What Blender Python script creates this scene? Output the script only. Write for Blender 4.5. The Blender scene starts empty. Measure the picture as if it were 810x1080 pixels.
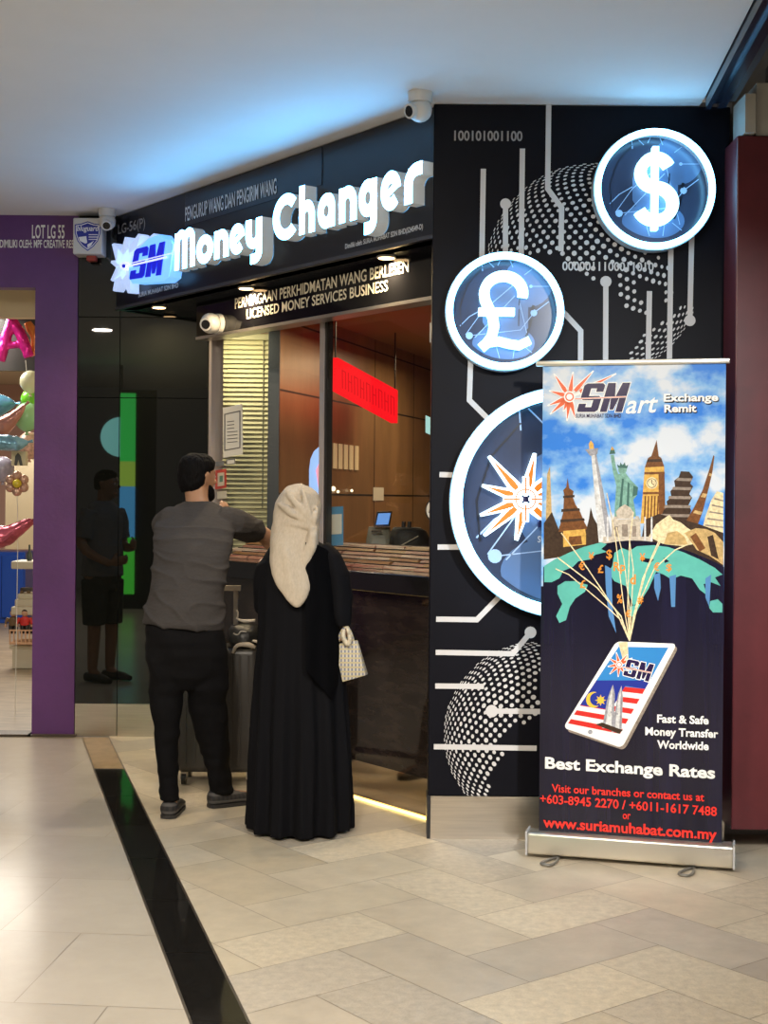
import bpy, bmesh, math, random
from mathutils import Vector, Matrix
random.seed(7)
S = bpy.context.scene
COL = S.collection
R = math.radians
V = Vector

# ------------------------------------------------------------------ camera, world, lights, exposure
F = 1450.0            # focal length in pixels of the 810 x 1080 frame
CX, CY = 405.0, 525.0  # where the level optical axis meets the frame
ROLL = R(0.5)
EYE = V((0, 0, 1.5))
cam = bpy.data.objects.new('camera', bpy.data.cameras.new('camera'))
COL.objects.link(cam)
cam.location = EYE
cam.rotation_euler = (R(90), -ROLL, 0)
cam.data.sensor_fit = 'VERTICAL'
cam.data.sensor_height = 36
cam.data.sensor_width = 27
cam.data.lens = F * 36 / 1080
cam.data.shift_y = -(540 - CY) / 1080
cam.data.clip_start = 0.05
S.camera = cam

world = bpy.data.worlds.new('world'); S.world = world
world.use_nodes = True
world.node_tree.nodes['Background'].inputs[0].default_value = (0.9, 0.82, 0.72, 1)
world.node_tree.nodes['Background'].inputs[1].default_value = 0.14
S.view_settings.view_transform = 'Standard'
S.view_settings.look = 'None'
S.view_settings.exposure = 0.0
S.view_settings.gamma = 1.0
S.view_settings.use_curve_mapping = False

def area(name, loc, size, power, col, rot=(0, 0, 0), size_y=None, spread=180):
    l = bpy.data.lights.new(name, 'AREA')
    l.energy = power; l.color = col; l.size = size
    l.shape = 'RECTANGLE' if size_y else 'DISK'
    if size_y: l.size_y = size_y
    l.spread = R(spread)
    o = bpy.data.objects.new(name, l); COL.objects.link(o)
    o.location = loc; o.rotation_euler = rot
    return o
WARM = (1.0, 0.885, 0.73)
# recessed ceiling lights of the mall corridor (all above and behind the frame)
for i, (x, y, p) in enumerate(((-2.95, 2.8, 22), (-0.7, 2.6, 112), (-0.8, 0.2, 112), (-4.6, -0.6, 55), (-4.8, 4.6, 62))):
    area('corridor_light', (x, y, 3.22), 0.2 if i == 0 else 0.4, p, WARM)
def aimed(name, loc, target, size, power, col, spread=180):
    d = (Vector(target) - Vector(loc)).normalized()
    return area(name, loc, size, power, col, d.to_track_quat('-Z', 'Y').to_euler(), spread=spread)
aimed('fill_light', (1.7, 1.2, 3.1), (1.02, 5.7, 0.95), 0.16, 13, (0.97, 0.96, 0.94), 42)  # added fill to brighten the banner, no such fitting is known
aimed('fill_light', (-0.6, 0.9, 3.1), (-0.8, 6.5, 1.1), 0.16, 7, WARM, 60)  # added fill for the backs of the man and woman
area('kiosk_light', (0.05, 8.9, 2.60), 0.9, 17, (1.0, 0.76, 0.46))
area('kiosk_light', (0.75, 10.8, 2.60), 0.9, 22, (1.0, 0.76, 0.46))  # added lamp to brighten the brown wall
area('kiosk_blind_fill', (-0.93, 8.45, 2.58), 0.22, 7, (1.0, 0.92, 0.6))  # added lamp to brighten the blind
area('party_shop_light', (-3.1, 9.6, 2.75), 0.8, 42, (1.0, 0.93, 0.82))
area('party_shop_light', (-3.4, 13.0, 2.75), 1.2, 120, (1.0, 0.93, 0.82))

# ------------------------------------------------------------------ helpers
def ray(px, py):
    dx, dy = px - CX, CY - py
    c, s = math.cos(ROLL), math.sin(ROLL)
    return V(((dx * c - dy * s) / F, 1.0, (dx * s + dy * c) / F))
def W(px, py, Y):
    return EYE + ray(px, py) * Y
class Frame:
    """a vertical plane: t runs to the right along it, z is height, off is towards the viewer"""
    def __init__(self, o, t):
        self.o = V((o[0], o[1], 0)); self.t = V((t[0], t[1], 0)).normalized()
        self.n = V((self.t.y, -self.t.x, 0))
    def pt(self, t, z, off=0.0):
        p = self.o + self.t * t + self.n * off
        return V((p.x, p.y, z))
    def hit(self, px, py, off=0.0):
        d = ray(px, py); o = self.o + self.n * off
        k = (o - EYE).dot(self.n) / d.dot(self.n)
        p = EYE + d * k
        return (p - self.o).dot(self.t), p.z
    def P(self, px, py, off=0.0):
        t, z = self.hit(px, py, off); return self.pt(t, z, off)

def sock(n, *names):
    for k in names:
        if k in n.inputs: return n.inputs[k]
MATS = {}
def M(name, col, rough=0.5, metal=0.0, emit=0.0, ecol=None, spec=0.5, noise=None, bump=None, coat=0.0, stretch=(1, 1, 1), attr=None):
    if name in MATS: return MATS[name]
    m = bpy.data.materials.new(name); m.use_nodes = True
    nt = m.node_tree; b = nt.nodes['Principled BSDF']
    b.inputs['Base Color'].default_value = (*col, 1)
    b.inputs['Roughness'].default_value = rough
    b.inputs['Metallic'].default_value = metal
    b.inputs['Specular IOR Level'].default_value = spec
    if coat:
        b.inputs['Coat Weight'].default_value = coat; b.inputs['Coat Roughness'].default_value = 0.04
    if emit:
        b.inputs['Emission Color'].default_value = (*(ecol or col), 1)
        b.inputs['Emission Strength'].default_value = emit
    if noise or bump:
        tc = nt.nodes.new('ShaderNodeTexCoord'); mp = nt.nodes.new('ShaderNodeMapping')
        mp.inputs['Scale'].default_value = stretch
        nt.links.new(tc.outputs['Object'], mp.inputs[0])
    src = None
    if attr:
        at = nt.nodes.new('ShaderNodeAttribute'); at.attribute_name = attr
        src = at.outputs['Color']
    if noise:
        nz = nt.nodes.new('ShaderNodeTexNoise'); nz.inputs['Scale'].default_value = noise[0]
        nz.inputs['Detail'].default_value = 6; nz.inputs['Roughness'].default_value = 0.65
        nt.links.new(mp.outputs[0], nz.inputs['Vector'])
        mr = nt.nodes.new('ShaderNodeMapRange')
        mr.inputs['From Min'].default_value = 0.3; mr.inputs['From Max'].default_value = 0.7
        mr.inputs['To Min'].default_value = 1 - noise[1]; mr.inputs['To Max'].default_value = 1 + noise[1]
        nt.links.new(nz.outputs['Fac'], mr.inputs['Value'])
        mx = nt.nodes.new('ShaderNodeVectorMath'); mx.operation = 'SCALE'
        if src: nt.links.new(src, mx.inputs[0])
        else: mx.inputs[0].default_value = col
        nt.links.new(mr.outputs[0], mx.inputs['Scale'])
        src = mx.outputs[0]
    if src: nt.links.new(src, b.inputs['Base Color'])
    if bump:
        nz2 = nt.nodes.new('ShaderNodeTexNoise'); nz2.inputs['Scale'].default_value = bump[0]
        nz2.inputs['Detail'].default_value = 4
        nt.links.new(mp.outputs[0], nz2.inputs['Vector'])
        bp = nt.nodes.new('ShaderNodeBump'); bp.inputs['Strength'].default_value = bump[1]
        bp.inputs['Distance'].default_value = 0.02
        nt.links.new(nz2.outputs['Fac'], bp.inputs['Height'])
        nt.links.new(bp.outputs[0], b.inputs['Normal'])
    MATS[name] = m
    return m
def glass_mat(name, tint=(0.93, 0.95, 0.93), refl=1.0):
    if name in MATS: return MATS[name]
    m = bpy.data.materials.new(name); m.use_nodes = True
    nt = m.node_tree; nt.nodes.clear()
    o = nt.nodes.new('ShaderNodeOutputMaterial'); mx = nt.nodes.new('ShaderNodeMixShader')
    tr = nt.nodes.new('ShaderNodeBsdfTransparent'); gl = nt.nodes.new('ShaderNodeBsdfGlossy')
    lw = nt.nodes.new('ShaderNodeLayerWeight'); lw.inputs[0].default_value = 0.5
    pw_ = nt.nodes.new('ShaderNodeMath'); pw_.operation = 'POWER'; pw_.inputs[1].default_value = 5
    fr = nt.nodes.new('ShaderNodeMath'); fr.operation = 'MULTIPLY_ADD'; fr.inputs[1].default_value = 0.96; fr.inputs[2].default_value = 0.045
    nt.links.new(lw.outputs['Facing'], pw_.inputs[0]); nt.links.new(pw_.outputs[0], fr.inputs[0])
    tr.inputs[0].default_value = (*tint, 1); gl.inputs['Roughness'].default_value = 0.005
    gl.inputs[0].default_value = (refl, refl, refl, 1)
    nt.links.new(fr.outputs[0], mx.inputs[0]); nt.links.new(tr.outputs[0], mx.inputs[1]); nt.links.new(gl.outputs[0], mx.inputs[2])
    nt.links.new(mx.outputs[0], o.inputs[0])
    MATS[name] = m; return m

def origin_of(o):
    v = V((0, 0, 0))
    while o is not None:
        v += o.location; o = o.parent
    return v
def thing(name, label, cat, loc=(0, 0, 0), group=None):
    o = bpy.data.objects.new(name, None); COL.objects.link(o)
    o.empty_display_size = 0.1
    o.location = loc; o['label'] = label; o['category'] = cat
    if group: o['group'] = group
    return o
def tag(o, label, cat, group=None):
    o['label'] = label; o['category'] = cat
    if group: o['group'] = group
    return o
def obj(name, bm, m, parent=None, smooth=None, recalc=True):
    """bm holds world coordinates; links ONE mesh object"""
    me = bpy.data.meshes.new(name)
    if isinstance(bm, bpy.types.Mesh):
        me = bm; me.name = name
        if parent is not None: base = origin_of(parent)
        else:
            xs = [v.co for v in me.vertices]
            base = V(((min(p.x for p in xs) + max(p.x for p in xs)) / 2, (min(p.y for p in xs) + max(p.y for p in xs)) / 2, min(p.z for p in xs)))
        me.transform(Matrix.Translation(-base))
    else:
        if recalc: bmesh.ops.recalc_face_normals(bm, faces=bm.faces)
        xs = [v.co for v in bm.verts]
        if parent is not None: base = origin_of(parent)
        else: base = V(((min(p.x for p in xs) + max(p.x for p in xs)) / 2, (min(p.y for p in xs) + max(p.y for p in xs)) / 2, min(p.z for p in xs)))
        bmesh.ops.translate(bm, verts=bm.verts, vec=-base)
        bm.to_mesh(me); bm.free()
    for k in (m if isinstance(m, (list, tuple)) else [m]): me.materials.append(k)
    if smooth:
        for p in me.polygons: p.use_smooth = True
        if smooth is not True:
            me.set_sharp_from_angle(angle=R(smooth))
    o = bpy.data.objects.new(name, me); COL.objects.link(o)
    if parent is not None: o.parent = parent
    else: o.location = base
    return o
def struct(name, bm, m, parent=None, **k):
    o = obj(name, bm, m, parent, **k)
    if parent is None: o['kind'] = 'structure'
    return o
def NB(): return bmesh.new()
def hexa(bm, p, mi=0):
    """p: 4 bottom corners then 4 top corners"""
    v = [bm.verts.new(q) for q in p]
    for f in ((0, 1, 2, 3), (4, 5, 6, 7), (0, 1, 5, 4), (1, 2, 6, 5), (2, 3, 7, 6), (3, 0, 4, 7)):
        bm.faces.new([v[i] for i in f]).material_index = mi
    return v
def box(bm, a, b, mi=0):
    x0, y0, z0 = a; x1, y1, z1 = b
    return hexa(bm, [(x0, y0, z0), (x1, y0, z0), (x1, y1, z0), (x0, y1, z0), (x0, y0, z1), (x1, y0, z1), (x1, y1, z1), (x0, y1, z1)], mi)
def fbox(bm, fr, t0, t1, z0, z1, o0, o1, mi=0):
    return hexa(bm, [fr.pt(t0, z0, o0), fr.pt(t1, z0, o0), fr.pt(t1, z0, o1), fr.pt(t0, z0, o1), fr.pt(t0, z1, o0), fr.pt(t1, z1, o0), fr.pt(t1, z1, o1), fr.pt(t0, z1, o1)], mi)
def bevel(bm, w, seg=2):
    bmesh.ops.recalc_face_normals(bm, faces=bm.faces)
    bmesh.ops.bevel(bm, geom=[e for e in bm.edges if len(e.link_faces) == 2 and e.calc_face_angle(0) > 0.6], offset=w, segments=seg, affect='EDGES', profile=0.5)
def poly3(bm, pts, mi=0, back=None):
    """face from points, extruded by vector back if given"""
    v = [bm.verts.new(p) for p in pts]
    f = bm.faces.new(v); f.material_index = mi
    if back is not None:
        w = [bm.verts.new(V(p) + back) for p in pts]
        bm.faces.new(list(reversed(w))).material_index = mi
        n = len(v)
        for i in range(n):
            bm.faces.new([v[i], w[i], w[(i + 1) % n], v[(i + 1) % n]]).material_index = mi
    return f
def ppoly(bm, fr, pxs, off, mi=0, thick=0.0):
    return poly3(bm, [fr.P(x, y, off) for x, y in pxs], mi, -fr.n * thick if thick else None)
def circ(cx, cy, r, n=32, ry=None, a0=0, a1=360):
    ry = ry or r
    full = abs(a1 - a0) >= 360
    k = n if full else n + 1
    return [(cx + r * math.cos(R(a0 + (a1 - a0) * i / n)), cy + ry * math.sin(R(a0 + (a1 - a0) * i / n))) for i in range(k)]
def ribbon(pts, w, closed=False):
    """outline (left side, right side) of a mitred stroke in 2D"""
    L, Rr = [], []
    n = len(pts)
    for i in range(n):
        p = V(pts[i]).to_2d()
        a = V(pts[i - 1]).to_2d() if (i > 0 or closed) else None
        b = V(pts[(i + 1) % n]).to_2d() if (i < n - 1 or closed) else None
        d1 = (p - a).normalized() if a is not None else None
        d2 = (b - p).normalized() if b is not None else None
        if d1 is None: d1 = d2
        if d2 is None: d2 = d1
        n1 = V((-d1.y, d1.x)); n2 = V((-d2.y, d2.x))
        m = n1 + n2
        if m.length < 1e-6: m = n1
        m.normalize()
        k = w / 2 / max(0.4, m.dot(n1))
        L.append(p + m * k); Rr.append(p - m * k)
    return L, Rr
def stroke_px(bm, fr, pts, w, off, mi=0, thick=0.0, closed=False):
    L, Rr = ribbon(pts, w, closed)
    n = len(L); rng = range(n if closed else n - 1)
    for i in rng:
        j = (i + 1) % n
        q = [L[i], L[j], Rr[j], Rr[i]]
        poly3(bm, [fr.P(p.x, p.y, off) for p in q], mi, -fr.n * thick if thick else None)
def disc_px(bm, fr, cx, cy, r, off, mi=0, n=16, thick=0):
    ppoly(bm, fr, circ(cx, cy, r, n), off, mi, thick)
def tube(bm, pts, rad, n=10, mi=0, cap=True, smooth_path=0):
    pts = [V(p) for p in pts]
    if not isinstance(rad, (list, tuple)): rad = [rad] * len(pts)
    if smooth_path and len(pts) > 2:
        P2, R2 = [], []
        for i in range(len(pts) - 1):
            p0 = pts[max(i - 1, 0)]; p1 = pts[i]; p2 = pts[i + 1]; p3 = pts[min(i + 2, len(pts) - 1)]
            for k in range(smooth_path):
                t = k / smooth_path
                P2.append(0.5 * ((2 * p1) + (-p0 + p2) * t + (2 * p0 - 5 * p1 + 4 * p2 - p3) * t * t + (-p0 + 3 * p1 - 3 * p2 + p3) * t ** 3))
                R2.append(rad[i] * (1 - t) + rad[i + 1] * t)
        P2.append(pts[-1]); R2.append(rad[-1]); pts, rad = P2, R2
    rings = []; u = None
    for i, p in enumerate(pts):
        d = (pts[min(i + 1, len(pts) - 1)] - pts[max(i - 1, 0)]).normalized()
        if u is None:
            u = d.orthogonal().normalized()
        else:
            u = (u - d * u.dot(d)).normalized()
        w = d.cross(u)
        rings.append([bm.verts.new(p + (u * math.cos(2 * math.pi * k / n) + w * math.sin(2 * math.pi * k / n)) * rad[i]) for k in range(n)])
    for a, b in zip(rings, rings[1:]):
        for k in range(n):
            bm.faces.new([a[k], a[(k + 1) % n], b[(k + 1) % n], b[k]]).material_index = mi
    if cap:
        bm.faces.new(list(reversed(rings[0]))).material_index = mi; bm.faces.new(rings[-1]).material_index = mi
    return rings
def loft(bm, rings, n=28, mod=None, mi=0, cap=True):
    """rings: (centre, half-width vector, half-depth vector); mod(i, angle) scales the radius"""
    vs = []
    for i, (c, ax, by) in enumerate(rings):
        row = []
        for k in range(n):
            a = 2 * math.pi * k / n
            s = mod(i, a) if mod else 1.0
            row.append(bm.verts.new(V(c) + (V(ax) * math.cos(a) + V(by) * math.sin(a)) * s))
        vs.append(row)
    for a, b in zip(vs, vs[1:]):
        for k in range(n):
            bm.faces.new([a[k], a[(k + 1) % n], b[(k + 1) % n], b[k]]).material_index = mi
    if cap:
        bm.faces.new(list(reversed(vs[0]))).material_index = mi; bm.faces.new(vs[-1]).material_index = mi
    return vs
def ball(bm, c, rx, ry=None, rz=None, ax=None, seg=18, rings=12, mi=0):
    ry = ry or rx; rz = rz or rx
    m = Matrix.Diagonal((rx, ry, rz, 1))
    if ax is not None: m = ax.to_4x4() @ m
    m = Matrix.Translation(c) @ m
    r = bmesh.ops.create_uvsphere(bm, u_segments=seg, v_segments=rings, radius=1, matrix=m)
    for f in {f for v in r['verts'] for f in v.link_faces}: f.material_index = mi
def cyl(bm, a, b, r, n=20, r2=None, mi=0):
    return tube(bm, [a, b], [r, r if r2 is None else r2], n, mi)
def remesh(bm, voxel, it=6):
    me = bpy.data.meshes.new('tmp'); bmesh.ops.recalc_face_normals(bm, faces=bm.faces); bm.to_mesh(me); bm.free()
    o = bpy.data.objects.new('tmp', me); COL.objects.link(o)
    r = o.modifiers.new('r', 'REMESH'); r.mode = 'VOXEL'; r.voxel_size = voxel
    s = o.modifiers.new('s', 'SMOOTH'); s.factor = 0.5; s.iterations = it
    dg = bpy.context.evaluated_depsgraph_get()
    out = bpy.data.meshes.new_from_object(o.evaluated_get(dg))
    bpy.data.objects.remove(o); bpy.data.meshes.remove(me)
    return out
from mathutils import noise as NZ
def wrinkle(me, fn):
    me.update()
    nn = [v.normal.copy() for v in me.vertices]
    for v, n_ in zip(me.vertices, nn): v.co += n_ * fn(v.co)
    me.update(); return me
def text_bm(body, bold=0.0, shear=0.0, extrude=0.0, spacing=1.0):
    cu = bpy.data.curves.new('t', 'FONT'); cu.body = body; cu.offset = bold; cu.shear = shear
    cu.extrude = extrude; cu.resolution_u = 3; cu.space_character = spacing
    o = bpy.data.objects.new('t', cu); COL.objects.link(o)
    dg = bpy.context.evaluated_depsgraph_get()
    me = bpy.data.meshes.new_from_object(o.evaluated_get(dg))
    bm = bmesh.new(); bm.from_mesh(me)
    bpy.data.objects.remove(o); bpy.data.curves.remove(cu); bpy.data.meshes.remove(me)
    return bm
_cap = {}
def cap_h():
    if 'h' not in _cap:
        b = text_bm('H'); _cap['h'] = max(v.co.y for v in b.verts) - min(v.co.y for v in b.verts); b.free()
    return _cap['h']
def text_into(bm, fr, body, p0, p1, hpx, off, bold=0.0, shear=0.0, mi=0, thick=0.0, spacing=1.0):
    """flat lettering: baseline from pixel p0 to p1 on the plane, capital height hpx pixels"""
    tb = text_bm(body, bold, shear, 0.0, spacing)
    if thick:
        r = bmesh.ops.extrude_face_region(tb, geom=list(tb.faces))
        for e in r['geom']:
            if isinstance(e, bmesh.types.BMVert): e.co.z = -1.0
    xs = [v.co.x for v in tb.verts]; x0, x1 = min(xs), max(xs)
    t0, z0 = fr.hit(*p0, off); t1, z1 = fr.hit(*p1, off)
    mid = fr.P((p0[0] + p1[0]) / 2, (p0[1] + p1[1]) / 2, off)
    h = hpx * mid.y / F
    k = h / cap_h()
    mp = {}
    for v in tb.verts:
        u = (v.co.x - x0) / (x1 - x0)
        mp[v] = bm.verts.new(fr.pt(t0 + (t1 - t0) * u, z0 + (z1 - z0) * u + v.co.y * k, off + (v.co.z * thick if thick else 0)))
    for f in tb.faces:
        try: bm.faces.new([mp[v] for v in f.verts]).material_index = mi
        except ValueError: pass
    tb.free()
def quadmap(q):
    tl, tr, br, bl = q
    def f(u, v):
        ax = tl[0] + (tr[0] - tl[0]) * u; ay = tl[1] + (tr[1] - tl[1]) * u
        bx = bl[0] + (br[0] - bl[0]) * u; by = bl[1] + (br[1] - bl[1]) * u
        return (bx + (ax - bx) * v, by + (ay - by) * v)
    return f
S_POLY = [(.02, 0), (.40, 0), (.46, .07), (.46, .46), (.40, .56), (.17, .56), (.17, .82), (.30, .82), (.30, .70), (.46, .70), (.46, .93), (.40, 1), (.06, 1), (0, .93), (0, .50), (.06, .41), (.29, .41), (.29, .17), (.16, .17), (.16, .29), (0, .29), (0, .07)]
M_POLY = [(.51, 0), (.51, 1), (.68, 1), (.755, .50), (.83, 1), (1, 1), (1, 0), (.85, 0), (.85, .52), (.79, .08), (.71, .08), (.66, .52), (.66, 0)]
def star_rays(bm, fr, c, tips, base, off, mo, mi_, off2, thick=0.0, inner=0.5):
    """each ray: a blunt kite in the outline colour with a thinner coloured kite on it"""
    for tx, ty in tips:
        d = V((tx - c[0], ty - c[1])); L = d.length; d.normalize(); n = V((-d.y, d.x)); C = V(c)
        e = V((tx, ty)); w = max(base * 0.22, 0.5)
        pts = [C - n * base * .3, C + d * L * .25 - n * base, e - n * w, e + n * w, C + d * L * .25 + n * base, C + n * base * .3]
        ppoly(bm, fr, [(p.x, p.y) for p in pts], off, mo, thick)
        if inner:
            e2 = C + d * L * .9; b = base * inner
            pts = [C + d * L * .22 - n * b * .8, C + d * L * .36 - n * b, e2 - n * .25, e2 + n * .25, C + d * L * .36 + n * b, C + d * L * .22 + n * b * .8]
            ppoly(bm, fr, [(p.x, p.y) for p in pts], off2, mi_)

# ------------------------------------------------------------------ planes of the place
FAS = Frame((0.234, 6.06), (0.608, -0.794))      # the money changer's slanted front (t = 0 at its right end)
FAS_L = -3.149                                   # its left end, on the line of the party shop front
PAN = Frame((0, 6.06), (1, 0))                   # black circuit-print wall
LEF = Frame((0, 8.56), (1, 0))                   # party shop front and black glass wall
RED = Frame((0, 5.85), (1, 0))
BAN = Frame((0.607, 5.79), (1.42 - 0.607, 5.58 - 5.79))   # roll-up banner
ZC = 3.24                                        # ceiling
# ================================================================== FLOOR
stone_warm = M('floor_stone', (0.5, 0.45, 0.37), 0.30, noise=(9, 0.10), attr='tone', bump=(60, 0.04))
stone_rough = M('floor_stone_rough', (0.5, 0.45, 0.37), 0.42, noise=(30, 0.16), attr='tone', bump=(120, 0.12))
stone_polish = M('floor_stone_polished', (0.5, 0.45, 0.37), 0.24, noise=(5, 0.05), attr='tone', spec=.35)
black_granite = M('black_granite', (0.012, 0.011, 0.010), 0.06, noise=(60, 0.5))
grout = M('floor_grout', (0.24, 0.20, 0.15), 0.8)
brass = M('strip_edge', (0.045, 0.035, 0.026), 0.3)
def tone_faces(bm, quads, mi_of):
    lay = bm.loops.layers.float_color.new('tone')
    for q, col, mi in quads:
        f = bm.faces.new([bm.verts.new(p) for p in q]); f.material_index = mi
        for l in f.loops: l[lay] = (*col, 1)
STRIP_L0, STRIP_R0, SD = V((-0.539, 3.908, 0)), V((-0.364, 3.908, 0)), V((-0.276, 0.961, 0)).normalized()
b = NB(); box(b, (-9, -5, -0.10), (4, 8.56, -0.003))
floor = struct('floor', b, grout)
# diagonal herringbone tiles in front of the kiosk
A2, B2 = V((0.613, -0.790, 0)).normalized(), V((0.790, 0.613, 0)).normalized()
U = 0.30
O2 = V((-0.086, 4.98, 0)) - B2 * 2 * U
rt = random.Random(3)
quads = []
tones = [(0.55, 0.475, 0.36), (0.51, 0.44, 0.34), (0.60, 0.52, 0.395), (0.455, 0.40, 0.325), (0.54, 0.46, 0.335), (0.57, 0.49, 0.365)]
g = 0.0011
for i in range(-26, 27):
    for j in range(-30, 31):
        if (i + j) % 4: continue
        for (x0, y0, x1, y1) in ((i, j, i + 2, j + 1), (i + 2, j, i + 3, j + 2)):
            q = [O2 + B2 * (x0 * U + g) + A2 * (y0 * U + g), O2 + B2 * (x1 * U - g) + A2 * (y0 * U + g), O2 + B2 * (x1 * U - g) + A2 * (y1 * U - g), O2 + B2 * (x0 * U + g) + A2 * (y1 * U - g)]
            c = rt.choice(tones); k = rt.uniform(.92, 1.06)
            cen = (q[0] + q[2]) / 2
            if not (-3 < cen.x < 4 and -1 < cen.y < 9.2): continue
            quads.append((q, [v * k for v in c], 1 if rt.random() < .35 else 0))
b = NB(); tone_faces(b, quads, None)
SN = V((SD.y, -SD.x, 0))
bmesh.ops.bisect_plane(b, geom=b.verts[:] + b.edges[:] + b.faces[:], plane_co=STRIP_R0, plane_no=-SN, clear_outer=True)
bmesh.ops.bisect_plane(b, geom=b.verts[:] + b.edges[:] + b.faces[:], plane_co=(0, 8.56, 0), plane_no=(0, 1, 0), clear_outer=True)
struct('herringbone_tiles', b, [stone_warm, stone_rough], floor)
# large polished tiles on the corridor side
RX, RY = V((0.9964, -0.085, 0)), V((0.085, 0.9964, 0))
O3 = V((-1.08, 4.06, 0)); PX, PY = 0.60, 0.652
quads = []
for j in range(-14, 8):
    for i in range(-14, 8):
        sh = 0.30 * (j % 2) + 0.02 * math.sin(j * 2.1)
        p = O3 + RY * (j * PY) + RX * (i * PX + sh)
        q = [p + RX * g + RY * g, p + RX * (PX - g) + RY * g, p + RX * (PX - g) + RY * (PY - g), p + RX * g + RY * (PY - g)]
        k = rt.uniform(.93, 1.05)
        quads.append((q, (0.47 * k, 0.425 * k, 0.36 * k), 0))
b = NB(); tone_faces(b, quads, None)
bmesh.ops.bisect_plane(b, geom=b.verts[:] + b.edges[:] + b.faces[:], plane_co=STRIP_L0, plane_no=SN, clear_outer=True)
bmesh.ops.bisect_plane(b, geom=b.verts[:] + b.edges[:] + b.faces[:], plane_co=(0, 8.47, 0), plane_no=(0, 1, 0), clear_outer=True)
struct('polished_tiles', b, stone_polish, floor)
# black granite strip between the two pavings
tan = M('tan_stone', (0.36, 0.25, 0.13), 0.25, noise=(14, 0.2))
def strip_pt(s, side): return (STRIP_L0 if side == 0 else STRIP_R0) + SD * s
b = NB(); s = -4.3
cuts = [-3.03, -2.42, -1.81, -1.20, -0.59, 0.02, 0.63, 1.24, 1.85, 2.46, 3.07, 3.78]
w = 0.008
for a_, c_ in zip(cuts, cuts[1:] + [4.78]):
    L0, R0, R1, L1 = strip_pt(a_ + .002, 0) + SN * w, strip_pt(a_ + .002, 1) - SN * w, strip_pt(c_, 1) - SN * w, strip_pt(c_, 0) + SN * w
    f = poly3(b, [p + V((0, 0, .001)) for p in (L0, R0, R1, L1)], 1 if a_ > 3.7 else 0)
for side, sg in ((0, 1), (1, -1)):
    poly3(b, [strip_pt(-3.03, side) + V((0, 0, .0012)), strip_pt(-3.03, side) + SN * w * sg + V((0, 0, .0012)), strip_pt(3.78, side) + SN * w * sg + V((0, 0, .0012)), strip_pt(3.78, side) + V((0, 0, .0012))], 2)
struct('border_strip', b, [black_granite, tan, brass], floor)

# ================================================================== CEILING
white_paint = M('ceiling_paint', (0.74, 0.74, 0.76), 0.75, noise=(1.2, 0.03))
b = NB()
poly3(b, [(-9, -5, ZC), (0.42, -5, ZC), (1.37, 5.94, ZC), (1.38, 6.18, ZC), (1.55, 6.18, ZC), (1.55, 8.60, ZC), (-9, 8.60, ZC)], 0, V((0, 0, .05)))
ceiling = struct('ceiling', b, white_paint)
# open dark void on the right with its edge profile and rails
blackm = M('black_metal', (0.012, 0.012, 0.016), 0.35)
bluem = M('edge_profile', (0.03, 0.035, 0.06), 0.25, metal=0.6)
b = NB()
e0, e1 = V((0.43, -5, 0)), V((1.375, 5.94, 0))
for x0, x1, z0, z1 in ((0, .022, ZC - .05, ZC + .16), (.022, .05, ZC - .025, ZC + .16), (.05, .085, ZC - .045, ZC + .1)):
    hexa(b, [e0 + V((x0, 0, z0)), e0 + V((x1, 0, z0)), e1 + V((x1, 0, z0)), e1 + V((x0, 0, z0)), e0 + V((x0, 0, z1)), e0 + V((x1, 0, z1)), e1 + V((x1, 0, z1)), e1 + V((x0, 0, z1))])
struct('trim_1', b, bluem)
railm = M('ceiling_rail', (0.06, 0.06, 0.065), 0.4, metal=0.4)
b = NB()
d = V((.945, 10.94, 0)).normalized()
for off, z0, z1, wd in ((0.155, ZC - .02, ZC + .05, .03), (0.42, ZC + .06, ZC + .12, .035)):
    p0, p1 = e0 + V((off, 0, 0)), e1 + V((off * .6, -.02, 0))
    hexa(b, [p0 + V((0, 0, z0)), p0 + V((wd, 0, z0)), p1 + V((wd, 0, z0)), p1 + V((0, 0, z0)), p0 + V((0, 0, z1)), p0 + V((wd, 0, z1)), p1 + V((wd, 0, z1)), p1 + V((0, 0, z1))])
struct('trim_2', b, railm)
dark_void = M('dark_void', (0.015, 0.015, 0.018), 0.8)
b = NB(); box(b, (0.4, -5, 4.4), (4.2, 6.2, 4.45)); struct('ceiling_void', b, dark_void)

# ================================================================== RIGHT WALLS
grey_wall = M('grey_plaster', (0.36, 0.34, 0.31), 0.7, noise=(6, 0.12))
b = NB(); box(b, (1.47, 6.185, 0), (4.2, 6.30, 4.4)); struct('wall_right', b, grey_wall)
b = NB(); fbox(b, RED, 1.515, 1.56, 3.06, 3.225, -.17, .03); fbox(b, RED, 1.575, 2.9, 3.06, 3.285, -.17, -.02)
struct('trim_3', b, M('pale_trim', (0.5, 0.48, 0.44), .5))
red_paint = M('maroon_board', (0.105, 0.017, 0.022), 0.38, noise=(3, 0.25), bump=(3, 0.05))
b = NB(); fbox(b, RED, 1.49, 2.9, 0.10, 3.055, -.325, .0); bevel(b, .006)
o = obj('hoarding_board', b, red_paint)
tag(o, 'tall plain maroon board standing at the right edge, behind the roll-up banner', 'board')
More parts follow.
